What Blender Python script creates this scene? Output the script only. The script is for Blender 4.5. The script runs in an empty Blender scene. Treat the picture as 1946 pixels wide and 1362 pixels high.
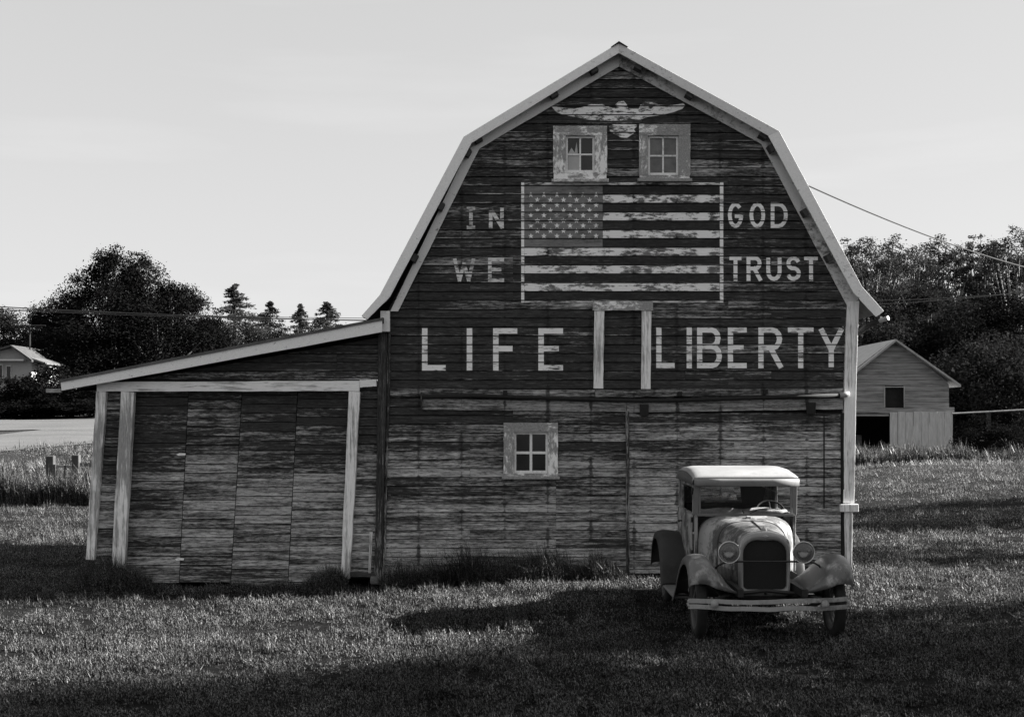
import bpy, math, random
import numpy as np
R = math.radians
rnd = random.Random(7)
nrs = np.random.RandomState(11)
scene = bpy.context.scene
COL = scene.collection

# ------------------------------------------------------------------ camera, sky, sun, exposure
EYE = 2.28; F = 2600.0; CU, CV = 973.0, 790.0       # eye height (m), focal length / principal point of the 1946 px wide photograph
SUN_EL, SUN_AZ = 27.0, 6.0                          # sun low on the right, a little behind the barn front
cam_d = bpy.data.cameras.new('camera'); cam = bpy.data.objects.new('camera', cam_d); COL.objects.link(cam)
cam.location = (0, 0, EYE); cam.rotation_euler = (R(90), 0, 0)
cam_d.sensor_width = 36; cam_d.lens = 36 * F / 1946; cam_d.shift_y = (CV - 681) / 1946
cam_d.clip_end = 3000; cam_d.clip_start = .1
scene.camera = cam
w = bpy.data.worlds.new('World'); scene.world = w; w.use_nodes = True
nt = w.node_tree; nt.nodes.clear()
sky = nt.nodes.new('ShaderNodeTexSky'); sky.sky_type = 'NISHITA'; sky.sun_disc = False
sky.sun_elevation = R(SUN_EL); sky.sun_rotation = R(90 - SUN_AZ); sky.dust_density = 1.0; sky.ozone_density = 1.0; sky.altitude = 50
bw = nt.nodes.new('ShaderNodeRGBToBW'); nt.links.new(sky.outputs[0], bw.inputs[0])
gm = nt.nodes.new('ShaderNodeMath'); gm.operation = 'POWER'; gm.inputs[1].default_value = .3; nt.links.new(bw.outputs[0], gm.inputs[0])
gs = nt.nodes.new('ShaderNodeMath'); gs.operation = 'MULTIPLY'; gs.inputs[1].default_value = 2.21; nt.links.new(gm.outputs[0], gs.inputs[0])
tc = nt.nodes.new('ShaderNodeTexCoord'); mp = nt.nodes.new('ShaderNodeMapping'); mp.inputs['Scale'].default_value = (2.2, 2.2, 17)
cn = nt.nodes.new('ShaderNodeTexNoise'); cn.inputs['Scale'].default_value = 1.6; cn.inputs['Detail'].default_value = 5
cr = nt.nodes.new('ShaderNodeMapRange'); cr.inputs['From Min'].default_value = .55; cr.inputs['From Max'].default_value = .8
cr.inputs['To Min'].default_value = 1.0; cr.inputs['To Max'].default_value = 1.08
nt.links.new(tc.outputs['Generated'], mp.inputs[0]); nt.links.new(mp.outputs[0], cn.inputs[0]); nt.links.new(cn.outputs[0], cr.inputs[0])
cm = nt.nodes.new('ShaderNodeMath'); cm.operation = 'MULTIPLY'; nt.links.new(gs.outputs[0], cm.inputs[0]); nt.links.new(cr.outputs[0], cm.inputs[1])
bg = nt.nodes.new('ShaderNodeBackground'); bg.inputs['Strength'].default_value = .0512
nt.links.new(cm.outputs[0], bg.inputs[0])
wo = nt.nodes.new('ShaderNodeOutputWorld'); nt.links.new(bg.outputs[0], wo.inputs[0])
sl = bpy.data.lights.new('sun', 'SUN'); sl.energy = 5; sl.angle = R(.5); sl.color = (1, .985, .965)
so = bpy.data.objects.new('sun', sl); COL.objects.link(so); so.location = (20, 5, 20)
ce, se, ca, sa = math.cos(R(SUN_EL)), math.sin(R(SUN_EL)), math.cos(R(SUN_AZ)), math.sin(R(SUN_AZ))
from mathutils import Vector, noise
SUNV = Vector((ce * ca, ce * sa, se))
so.rotation_euler = SUNV.to_track_quat('Z', 'Y').to_euler()
scene.view_settings.view_transform = 'Standard'; scene.view_settings.look = 'None'
scene.view_settings.exposure = 2.15; scene.view_settings.gamma = 1; scene.view_settings.use_curve_mapping = False

# ------------------------------------------------------------------ helpers
def P(u, v, D): return ((u - CU) * D / F, D, EYE - (v - CV) * D / F)
def sstep(a, b, t):
    t = max(0., min(1., (t - a) / (b - a))); return t * t * (3 - 2 * t)
def ground_z(x, y):
    z = (2.3 - 1.0 * sstep(2, 10, x)) * sstep(34, 76, y) + .75 * sstep(3, 14, x) * sstep(20, 38, y) * (1 - sstep(40, 54, y))
    z -= .2 * sstep(1.5, -3, x) * (1 - sstep(26, 36, y))
    z -= .04
    z += .035 * noise.noise(Vector((x * .45, y * .45, 0))) + .3 * sstep(40, 60, y) * noise.noise(Vector((x * .08, y * .08, 3)))
    return z
def wloc(o):
    v = Vector((0, 0, 0))
    while o is not None: v = v + o.location; o = o.parent
    return v
def link(name, me, parent=None, kind=None):
    o = bpy.data.objects.new(name, me); COL.objects.link(o)
    if parent is not None: o.parent = parent
    if kind: o['kind'] = kind
    return o
class MB:
    """collects faces in world coordinates"""
    def __init__(s): s.v = []; s.f = []
    def add(s, vs, fs):
        b = len(s.v); s.v += [tuple(q) for q in vs]; s.f += [tuple(b + i for i in f) for f in fs]; return s
    def box(s, x0, x1, y0, y1, z0, z1):
        return s.add([(x0,y0,z0),(x1,y0,z0),(x1,y1,z0),(x0,y1,z0),(x0,y0,z1),(x1,y0,z1),(x1,y1,z1),(x0,y1,z1)],
                     [(0,3,2,1),(4,5,6,7),(0,1,5,4),(1,2,6,5),(2,3,7,6),(3,0,4,7)])
    def prism(s, pts, y0, y1):          # pts = (x, z) outline
        a = sum(pts[i][0]*pts[(i+1)%len(pts)][1]-pts[(i+1)%len(pts)][0]*pts[i][1] for i in range(len(pts)))
        if a < 0: pts = pts[::-1]
        n = len(pts)
        return s.add([(x,y0,z) for x,z in pts]+[(x,y1,z) for x,z in pts],
                     [tuple(range(n)), tuple(range(2*n-1,n-1,-1))]+[(i,i+n,(i+1)%n+n,(i+1)%n) for i in range(n)])
    def prismx(s, pts, x0, x1):         # pts = (y, z) outline
        n = len(pts)
        return s.add([(x0,y,z) for y,z in pts]+[(x1,y,z) for y,z in pts],
                     [tuple(range(n-1,-1,-1)), tuple(range(n,2*n))]+[(i,(i+1)%n,(i+1)%n+n,i+n) for i in range(n)])
    def tube(s, path, r, n=8, cap=True):
        path = [Vector(p) for p in path]; rs = r if isinstance(r, (list, tuple)) else [r]*len(path); rings = []
        for i, p in enumerate(path):
            d = (path[min(i+1,len(path)-1)]-path[max(i-1,0)]).normalized()
            up = Vector((0,0,1)) if abs(d.z) < .9 else Vector((1,0,0))
            a = d.cross(up).normalized(); b = d.cross(a).normalized()
            rings.append([p+rs[i]*(a*math.cos(2*math.pi*k/n)+b*math.sin(2*math.pi*k/n)) for k in range(n)])
        vs = [q for rg in rings for q in rg]; fs = []
        for i in range(len(path)-1):
            for k in range(n): fs.append((i*n+k, i*n+(k+1)%n, (i+1)*n+(k+1)%n, (i+1)*n+k))
        if cap: fs += [tuple(range(n-1,-1,-1)), tuple(range((len(path)-1)*n, len(path)*n))]
        return s.add(vs, fs)
    def lathe(s, prof, c, axis='x', n=24):   # prof = (offset along axis, radius)
        vs = []
        for a, r in prof:
            for k in range(n):
                t = 2*math.pi*k/n; p, q = r*math.cos(t), r*math.sin(t)
                vs.append({'x': (c[0]+a,c[1]+p,c[2]+q), 'y': (c[0]+p,c[1]+a,c[2]+q), 'z': (c[0]+p,c[1]+q,c[2]+a)}[axis])
        m = len(prof)
        return s.add(vs, [(i*n+k, i*n+(k+1)%n, (i+1)*n+(k+1)%n, (i+1)*n+k) for i in range(m-1) for k in range(n)])
    def grid(s, rows, close=False):
        m, n = len(rows), len(rows[0])
        fs = [(i*n+j, i*n+(j+1)%n, (i+1)*n+(j+1)%n, (i+1)*n+j) for i in range(m-1) for j in range(n if close else n-1)]
        return s.add([q for r_ in rows for q in r_], fs)
    def build(s, name, mat, parent=None, kind=None, smooth=False, bevel=0, solid=0, subd=0):
        o3 = wloc(parent)
        me = bpy.data.meshes.new(name); me.from_pydata([(a-o3.x, b-o3.y, c-o3.z) for a, b, c in s.v], [], s.f); me.materials.append(mat)
        if smooth: me.shade_smooth()
        o = link(name, me, parent, kind)
        if solid: m = o.modifiers.new('s', 'SOLIDIFY'); m.thickness = solid; m.offset = 0
        if subd: m = o.modifiers.new('d', 'SUBSURF'); m.levels = m.render_levels = subd
        if bevel: m = o.modifiers.new('b', 'BEVEL'); m.width = bevel; m.segments = 2; m.limit_method = 'ANGLE'
        return o
def empty(name, loc=(0,0,0), parent=None):
    o = bpy.data.objects.new(name, None); COL.objects.link(o)
    o.location = Vector(loc) - wloc(parent)
    if parent is not None: o.parent = parent
    o.empty_display_size = .1
    return o
def tag(o, label, cat, group=None, kind=None):
    o['label'] = label; o['category'] = cat
    if group: o['group'] = group
    if kind: o['kind'] = kind
    return o
def copy_tree(o, parent=None):
    c = o.copy(); COL.objects.link(c)
    if parent is not None: c.parent = parent
    for ch in list(o.children): copy_tree(ch, c)
    return c
def wobble_board(mb, p0, p1, w0, w1, y0, y1, seg=8, jit=.004, rd=rnd):
    """board seen face-on: centre line p0->p1 in (x,z), widths, front/back y, edges slightly uneven"""
    d = Vector((p1[0]-p0[0], p1[1]-p0[1])); L = d.length; d /= L; nrm = Vector((-d.y, d.x)); rings = []
    for i in range(seg+1):
        t = i/seg; c = Vector(p0)+d*L*t; hw = (w0+(w1-w0)*t)/2
        a = c+nrm*(hw+rd.uniform(-jit,jit)); b = c-nrm*(hw+rd.uniform(-jit,jit)); yy = rd.uniform(-jit,jit)*.5
        rings.append([(a.x,y0+yy,a.y),(b.x,y0+yy,b.y),(b.x,y1,b.y),(a.x,y1,a.y)])
    vs = [q for r_ in rings for q in r_]; fs = []
    for i in range(seg):
        for k in range(4): fs.append((i*4+k,(i+1)*4+k,(i+1)*4+(k+1)%4,i*4+(k+1)%4))
    fs += [(0,1,2,3),(seg*4+3,seg*4+2,seg*4+1,seg*4)]
    return mb.add(vs, fs)

# ------------------------------------------------------------------ materials
class NT:
    def __init__(s, name):
        s.m = bpy.data.materials.new(name); s.m.use_nodes = True; s.t = s.m.node_tree; s.t.nodes.clear()
        s.out = s.n('ShaderNodeOutputMaterial')
    def n(s, ty, **kw):
        nd = s.t.nodes.new(ty)
        for k, v in kw.items(): setattr(nd, k, v)
        return nd
    def l(s, a, b): s.t.links.new(a, b)
    def setin(s, sock, v):
        if isinstance(v, bpy.types.NodeSocket): s.l(v, sock)
        else: sock.default_value = v
    def math(s, op, a, b=0., c=None):
        nd = s.n('ShaderNodeMath', operation=op); s.setin(nd.inputs[0], a); s.setin(nd.inputs[1], b)
        if c is not None: s.setin(nd.inputs[2], c)
        return nd.outputs[0]
    def rng(s, v, a, b, c=0., d=1.):
        nd = s.n('ShaderNodeMapRange'); s.setin(nd.inputs['Value'], v)
        for k, q in (('From Min',a),('From Max',b),('To Min',c),('To Max',d)): s.setin(nd.inputs[k], q)
        return nd.outputs[0]
    def mix(s, f, a, b):      # scalar mix
        nd = s.n('ShaderNodeMix', data_type='FLOAT'); s.setin(nd.inputs[0], f); s.setin(nd.inputs[2], a); s.setin(nd.inputs[3], b); return nd.outputs[0]
    def pos(s, kind='world'):
        if kind == 'world': return s.n('ShaderNodeNewGeometry').outputs['Position']
        return s.n('ShaderNodeTexCoord').outputs['Object']
    def noise(s, vec, scale, detail=4, rough=.6, sc=(1,1,1), off=(0,0,0)):
        mp = s.n('ShaderNodeMapping'); s.l(vec, mp.inputs[0]); mp.inputs['Scale'].default_value = sc; mp.inputs['Location'].default_value = off
        nd = s.n('ShaderNodeTexNoise'); nd.inputs['Scale'].default_value = scale; nd.inputs['Detail'].default_value = detail
        nd.inputs['Roughness'].default_value = rough; s.l(mp.outputs[0], nd.inputs[0]); return nd.outputs[0]
    def sep(s, vec):
        nd = s.n('ShaderNodeSeparateXYZ'); s.l(vec, nd.inputs[0]); return nd.outputs
    def finish(s, val, rough=.8, bump=None, bstr=.3, bdist=.01, metal=0., spec=.3, translucent=0.):
        p = s.n('ShaderNodeBsdfPrincipled')
        cc = s.n('ShaderNodeCombineColor')
        for i in range(3): s.setin(cc.inputs[i], val)
        s.l(cc.outputs[0], p.inputs['Base Color'])
        s.setin(p.inputs['Roughness'], rough); s.setin(p.inputs['Metallic'], metal); p.inputs['Specular IOR Level'].default_value = spec
        if bump is not None:
            b = s.n('ShaderNodeBump'); b.inputs['Strength'].default_value = bstr; b.inputs['Distance'].default_value = bdist
            s.l(bump, b.inputs['Height']); s.l(b.outputs[0], p.inputs['Normal'])
        if translucent:
            tr = s.n('ShaderNodeBsdfTranslucent'); s.l(cc.outputs[0], tr.inputs[0]); mx = s.n('ShaderNodeMixShader'); mx.inputs[0].default_value = translucent
            s.l(p.outputs[0], mx.inputs[1]); s.l(tr.outputs[0], mx.inputs[2]); s.l(mx.outputs[0], s.out.inputs[0])
        else: s.l(p.outputs[0], s.out.inputs[0])
        return s.m
COURSE = 16.77 * 20 / F                        # siding exposure, 0.129 m
Z_OFF = EYE - (369.2 - CV) * 20 / F            # a course boundary height
def siding_nodes(s, loss_hi, loss_lo, dark=.037, bare=.46, stud=True, rand=True, zsplit=2.62, grain='x', course=True, v0=369.2, step=16.77, marks=1.):
    """old dark paint weathering off grey boards: (value, height)"""
    p = s.pos(); x, y, z = s.sep(p); q = p
    if rand:   # every board has its own grain
        oi = s.n('ShaderNodeObjectInfo').outputs['Random']; cv = s.n('ShaderNodeCombineXYZ')
        s.l(s.math('MULTIPLY', oi, 53.), cv.inputs[0]); s.l(s.math('MULTIPLY', oi, 31.), cv.inputs[1])
        ad = s.n('ShaderNodeVectorMath', operation='ADD'); s.l(p, ad.inputs[0]); s.l(cv.outputs[0], ad.inputs[1]); q = ad.outputs[0]
    hor = grain == 'x'
    n1 = s.noise(q, 1., 5, .6, (1.3, 1.3, 26) if hor else (26, 26, 1.3))
    n4 = s.noise(q, 1., 6, .74, (9, 9, 60) if hor else (60, 60, 9), (3,1,5))
    n3 = s.noise(p, .7, 3, .5, (1,1,1.8), (9,2,1))
    g = s.noise(q, 1., 4, .75, (2.6, 2.6, 95) if hor else (95, 95, 2.6), (1,4,2))
    a = s.math('ADD', s.math('MULTIPLY', n1, .36), s.math('MULTIPLY', n4, .44)); a = s.math('ADD', a, s.math('MULTIPLY', n3, .40))
    f = None
    if course:
        st = step*20/F; zo = EYE-(v0-CV)*20/F
        cf = s.math('MULTIPLY', s.math('SUBTRACT', z, zo), 1/st); ci = s.math('FLOOR', cf); f = s.math('SUBTRACT', cf, ci)
        wn = s.n('ShaderNodeTexWhiteNoise', noise_dimensions='1D'); s.l(ci, wn.inputs['W'])
        a = s.math('ADD', a, s.math('MULTIPLY', s.math('SUBTRACT', wn.outputs[0], .5), .12))
        e = s.math('MULTIPLY', s.math('ABSOLUTE', s.math('SUBTRACT', f, .5)), 2.)        # 1 at the board's edges
        a = s.math('ADD', a, s.math('MULTIPLY', s.rng(e, .72, .95), s.rng(n1, .4, .65, 0, .16)))
    if rand: a = s.math('ADD', a, s.math('MULTIPLY', s.math('SUBTRACT', oi, .5), .13))
    thr = s.rng(z, zsplit-.9, zsplit+.25, .80-loss_lo*.36, .80-loss_hi*.36)
    m = s.rng(a, s.math('SUBTRACT', thr, .075), s.math('ADD', thr, .085))
    m = s.math('MULTIPLY', m, s.rng(n4, .36, .54, .35, 1.))
    dk = s.math('MULTIPLY', dark, s.math('MULTIPLY', s.rng(n4, .3, .7, .45, 1.7), s.rng(g, .35, .65, .7, 1.4)))
    dk = s.math('ADD', dk, s.math('MULTIPLY', .05, s.rng(s.math('ADD', n1, s.math('MULTIPLY', s.math('SUBTRACT', n4, .5), .5)), .52, .70)))
    br = s.math('MULTIPLY', bare, s.math('MULTIPLY', s.rng(g, .35, .65, .5, 1.35), s.rng(n1, .3, .7, .6, 1.35)))
    val = s.mix(m, dk, br)
    blot = s.rng(s.noise(q, 1., 6, .75, (6,6,24), (21,3,7)), .56, .63, 1., .4)
    val = s.math('MULTIPLY', val, s.mix(m, 1., blot))
    if stud:
        fx = s.math('MULTIPLY', s.math('SUBTRACT', .5, s.math('ABSOLUTE', s.math('SUBTRACT', s.math('FRACT', s.math('ADD', s.math('MULTIPLY', x, 1/.629), .17)), .5))), .629)  # metres from a stud
        wv = s.math('SUBTRACT', s.noise(p, 1., 5, .75, (14, 14, 20), (2,2,2)), .5)
        lim = s.rng(s.noise(p, 1., 2, .5, (.8,.8,2.4), (7,7,7)), .4, .62, -.01, .034)
        if f is not None: lim = s.math('ADD', lim, s.rng(f, .0, .32, .022, -.012))
        sm = s.rng(s.math('ADD', fx, s.math('MULTIPLY', wv, .075)), s.math('SUBTRACT', lim, .008), s.math('ADD', lim, .012))
        val = s.math('MULTIPLY', val, s.mix(sm, s.mix(m, 1-.4*marks, 1-.82*marks), 1.))
    h = s.math('ADD', s.math('MULTIPLY', g, .5), s.math('MULTIPLY', m, -.35))
    return val, h, p, n4
def siding_mat(name, hi, lo, **kw):
    s = NT(name); v, h, p, _ = siding_nodes(s, hi, lo, **kw); return s.finish(v, .9, h, .6, .006, spec=.1)
def paint_mat(name, paint, wear, hi=.1, lo=.1, soft=.03, pscale=(9,9,30), paint_var=.14, bare=.2, dark=.04, keep=.0):
    """paint lying on the siding; where it has flaked the board under it shows"""
    s = NT(name); v, h, p, n4 = siding_nodes(s, hi, lo, rand=False, bare=bare, dark=dark)
    a = s.noise(p, 1., 6, .72, pscale, (13,4,8)); b = s.noise(p, 1., 3, .6, (2.2,2.2,9), (5,3,1)); x, y, z = s.sep(p)
    q = s.math('ADD', s.math('MULTIPLY', a, .55), s.math('MULTIPLY', b, .45))
    if keep:   # paint holds best where the boards are nailed
        fx = s.math('ABSOLUTE', s.math('SUBTRACT', s.math('FRACT', s.math('ADD', s.math('MULTIPLY', x, 1/1.26), .28)), .5))
        q = s.math('ADD', q, s.rng(fx, .02, .10, keep, 0.))
    t = .32 + wear * .36
    m = s.rng(q, t-soft, t+soft)
    pv = s.math('MULTIPLY', paint, s.rng(s.noise(p, 1., 5, .7, (4,4,60), (1,2,9)), .3, .7, 1-paint_var, 1.04))
    return s.finish(s.mix(m, v, pv), .8, h, .4, .005, spec=.15)
def trim_mat(name, paint=.5, wood=.15, wear=.4, axis='z', obj=False, soft=.05):
    """weathered white trim boards, grain running along the board"""
    s = NT(name); p = s.pos()
    st = (26, 26, 2.0) if axis == 'z' else {'x': (2.0, 26, 26), 'cx': (8, 8, 16), 'cz': (17, 17, 7)}.get(axis, (11, 11, 17))
    a = s.noise(p, 1., 6, .7, st, (2,3,4)); b = s.noise(p, 1.1, 4, .6, (1,1,1), (8,8,1)); g = s.noise(p, 1., 4, .7, tuple(q*5 for q in st), (5,5,5))
    oi = s.n('ShaderNodeObjectInfo').outputs['Random']
    q = s.math('ADD', s.math('ADD', s.math('MULTIPLY', a, .55), s.math('MULTIPLY', b, .45)), s.math('MULTIPLY', s.math('SUBTRACT', oi, .5), .05))
    t = .32 + wear*.36
    m = s.rng(q, t-soft, t+soft)
    pv = s.math('MULTIPLY', paint, s.rng(g, .3, .7, .85, 1.05)); wv = s.math('MULTIPLY', wood, s.rng(g, .3, .7, .6, 1.3))
    stn = s.rng(s.noise(p, 1., 5, .75, tuple(q_*.9 for q_ in st), (7,1,3)), .62, .70, 1., .35)
    return s.finish(s.math('MULTIPLY', s.mix(m, wv, pv), stn), .85, s.math('ADD', m, g), .35, .004, spec=.15)
def plain_mat(name, val, rough=.8, var=.3, scale=6, metal=0., spec=.3, sc=(1,1,1), bstr=.2, bdist=.01, kind='world', translucent=0.):
    s = NT(name); p = s.pos(kind); a = s.noise(p, scale, 5, .65, sc)
    return s.finish(s.math('MULTIPLY', val, s.rng(a, .3, .7, 1-var, 1+var)), rough, a, bstr, bdist, metal, spec, translucent)
M = {}
M['siding'] = siding_mat('barn_siding_paint', .22, .50)
M['slide'] = siding_mat('sliding_door_boards', .66, .66, zsplit=2.0, bare=.5, v0=784, step=17.4)
M['gable'] = siding_mat('lean_to_siding', .2, .5, zsplit=2.9, stud=False)
M['gdoor'] = siding_mat('garage_door_boards', .24, .56, zsplit=2.1, stud=False, v0=744, step=17.6, course=False, bare=.46)
M['corner'] = siding_mat('corner_board_old_paint', .35, .35, zsplit=2.9, stud=False, grain='z', course=False, bare=.46)
M['belt'] = siding_mat('belt_board_wood', .75, .75, zsplit=2.9, stud=True, bare=.36, course=False)
M['white'] = paint_mat('white_flag_paint', .88, .50, .95, .95, soft=.03, pscale=(8,8,26), keep=.10)
M['whitel'] = paint_mat('white_letter_paint', .9, .34, .5, .5, pscale=(7,7,70))
M['whitem'] = paint_mat('thin_letter_paint', .75, .46, .4, .4, pscale=(7,7,70))
M['whitee'] = paint_mat('white_eagle_paint', .88, .44, .5, .5, pscale=(8,8,26))
M['canton'] = paint_mat('faded_canton_paint', .25, .30, .3, .3, soft=.10, paint_var=.4)
M['red'] = paint_mat('dark_stripe_paint', .03, .42, .1, .1, soft=.1, paint_var=.4)
M['fascia'] = trim_mat('fascia_paint', .88, .5, .10, 'n')
M['fascia_r'] = trim_mat('weathered_rake_paint', .72, .2, .36, 'n')
M['post'] = trim_mat('post_paint', .9, .34, .46, 'z')
M['trimx'] = trim_mat('header_paint', .9, .3, .42, 'x')
M['casing'] = trim_mat('casing_paint', .8, .32, .62, 'n', soft=.03)
M['casing_x'] = trim_mat('casing_paint_level', .92, .32, .56, 'cx', soft=.03); M['casing_z'] = trim_mat('casing_paint_upright', .92, .32, .52, 'cz', soft=.03)
M['sash'] = trim_mat('sash_paint', .85, .4, .2, 'n')
M['roof'] = plain_mat('roof_shingle_grey', .10, .85, .4, 3, sc=(1,1,1))
M['soffit'] = plain_mat('soffit_wood', .05, .9, .4, 5)
M['inner'] = plain_mat('dark_backing_wood', .02, .95, .3, 3)
M['iron'] = plain_mat('black_iron', .012, .8, .4, 20, spec=.4)
M['galv'] = plain_mat('galvanised_metal', .28, .5, .3, 12, spec=.4)
M['stone'] = plain_mat('old_foundation_stone', .16, .9, .4, 8)
def glass_mat(name, val, rough=.12, dust=.5):
    s = NT(name); p = s.pos(); a = s.noise(p, 5, 5, .7); b = s.noise(p, 1.3, 2, .5, off=(4,4,4))
    return s.finish(s.math('MULTIPLY', val, s.rng(a, .35, .65, 1-dust, 1+dust)), s.rng(b, .3, .7, rough, rough+.25), a, .05, .003, spec=.5)
M['pane_dark'] = glass_mat('dark_window_glass', .005, .08)
M['pane_dusty'] = glass_mat('dusty_window_glass', .12, .3, .35)
M['pane_board'] = glass_mat('pale_pane_cover', .42, .6, .08)

# ------------------------------------------------------------------ ground, road
def ground_mat():
    s = NT('turf_soil'); p = s.pos(); a = s.noise(p, 9, 6, .75); b = s.noise(p, .35, 4, .6); x, y, z = s.sep(p)
    v = s.math('MULTIPLY', .009, s.math('MULTIPLY', s.rng(a, .3, .7, .4, 1.7), s.rng(b, .3, .7, .7, 1.4)))
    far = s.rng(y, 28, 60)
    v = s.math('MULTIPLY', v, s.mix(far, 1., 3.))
    return s.finish(v, .95, a, .7, .04, spec=.05)
def build_ground():
    def axis(lo, hi, flo, fhi, fine, n):
        return np.unique(np.round(np.concatenate([np.linspace(lo, flo, n), np.arange(flo, fhi, fine), np.linspace(fhi, hi, n)]), 3))
    xs = axis(-900, 900, -40, 50, .8, 22); ys = axis(-300, 1500, 2, 100, .7, 26)
    me = bpy.data.meshes.new('ground'); vs = [(x, y, ground_z(x, y)) for y in ys for x in xs]; n = len(xs)
    me.from_pydata(vs, [], [(j*n+i, j*n+i+1, (j+1)*n+i+1, (j+1)*n+i) for j in range(len(ys)-1) for i in range(n-1)])
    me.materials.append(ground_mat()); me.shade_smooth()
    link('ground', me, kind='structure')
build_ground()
def build_road():
    m = MB(); rows = []
    # a gravel lane that forks round a grass island, at the left behind the lean-to
    near = [(-60,47),(-40,48.5),(-30,50.5),(-22,54.5),(-18,59),(-13.5,63.5),(-8,67.5),(0,70)]
    def strip(cl, wd):
        rows = []
        for i, (x, y) in enumerate(cl):
            a = cl[max(i-1,0)]; b = cl[min(i+1,len(cl)-1)]; d = Vector((b[0]-a[0], b[1]-a[1])).normalized(); nn = Vector((-d.y, d.x))
            rows.append([(x+nn.x*t, y+nn.y*t) for t in np.linspace(-wd/2, wd/2, 7)])
        return rows
    def dense(pl, k=10):
        out = []
        for i in range(len(pl)-1):
            for j in range(k): t = j/k; out.append((pl[i][0]*(1-t)+pl[i+1][0]*t, pl[i][1]*(1-t)+pl[i+1][1]*t))
        return out+[pl[-1]]
    for cl, wd, h in ((near, 6.5, .03), ([(-60,70.5),(-40,69),(-28,64.8),(-20,63.6),(-10,66.5),(10,73),(30,80)], 6.0, .034)):
        m.grid([[(x, y, ground_z(x, y)+h+.0) for x, y in r_] for r_ in strip(dense(cl), wd)])
    s = NT('gravel_road'); p = s.pos(); a = s.noise(p, 14, 5, .7); b = s.noise(p, .5, 3, .6, (.4,2,1))
    v = s.math('MULTIPLY', .10, s.math('MULTIPLY', s.rng(a, .3, .7, .75, 1.25), s.rng(b, .3, .7, .8, 1.15)))
    m.build('road', s.finish(v, .95, a, .4, .03), kind='structure', smooth=True)
build_road()

# ------------------------------------------------------------------ barn
S = 20 / F
def X(u, D=20): return (u-CU)*D/F
def Z(v, D=20): return EYE-(v-CV)*D/F
def interp(pl, v):
    for (v0, u0), (v1, u1) in zip(pl, pl[1:]):
        if v <= v1: return u0+(u1-u0)*(v-v0)/(v1-v0)
    return pl[-1][1]
BL = [(104,1176),(278,903),(588,738),(1115,722)]; BR = [(104,1176),(266,1455),(575,1622),(1115,1608)]
barn = empty('barn', (X(1170), 20, 0))
tag(barn, 'tall gambrel barn of dark weathered boards painted with a flag, an eagle and mottoes', 'barn')
def course_y(k): return .0035*math.sin(k*12.9898)*1.0      # small in/out offset of each course
LAP = .013
def plank(u0t, u0b, u1t, u1b, vt, vb, D, mat, parent, k=0, seg=3, name='plank', gap=.0085, jit=.003, lap=LAP, thick=.022):
    zt, zb = Z(vt, D)-gap, Z(vb, D)+gap*.2
    yo = D+course_y(k); rows = []
    wob = [rnd.uniform(-jit, jit) for _ in range(seg+1)]
    for i in range(seg+1):
        t = i/seg; xt = X(u0t+(u1t-u0t)*t, D); xb = X(u0b+(u1b-u0b)*t, D)
        if i == 0: xt += .0015; xb += .0015
        if i == seg: xt -= .0015; xb -= .0015
        w_ = wob[i]; zb_ = zb+w_
        xm = xt+(xb-xt)*.05
        rows.append([(xb, yo+thick-lap, zb_), (xb, yo-lap, zb_), (xm, yo-.0005, zt-.005), (xt, yo+.008, zt), (xt, yo+thick, zt)])
    m = MB(); n = 5
    vs = [q for r_ in rows for q in r_]
    fs = [(i*n+k_, i*n+(k_+1)%n, (i+1)*n+(k_+1)%n, (i+1)*n+k_) for i in range(seg) for k_ in range(n)]
    fs = [f[::-1] for f in fs]
    fs += [tuple(range(n)), tuple(range(seg*n+n-1, seg*n-1, -1))]
    m.add(vs, fs)
    return m.build(name, mat, parent)
def face_y(zw, D=20, v0=369.2, step=16.77):
    """front surface of the siding at height zw: (course index, y)"""
    v = CV-(zw-EYE)*F/D; k = math.floor((v-v0)/step); f = (v-v0)/step-k
    return k, D+course_y(k)-LAP*f
windows = {  # outer casing box, glazed opening
    'ul': ((1051,1153,241,346),(1075,1130,259,329)), 'ur': ((1214,1311,238,345),(1231,1289,259,334)), 'lo': ((957,1060,803,908),(977,1041,821,899))}
cuts = [(o[1][0]-3, o[1][1]+3, o[1][2]-2, o[1][3]+2) for o in windows.values()]+[(1138,1228,582,738)]
SLIDE = (1191, 1598, 783, 1089)
k0 = math.ceil((104-369.2)/16.77)-1; k1 = int((1108-369.2)/16.77)
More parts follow.
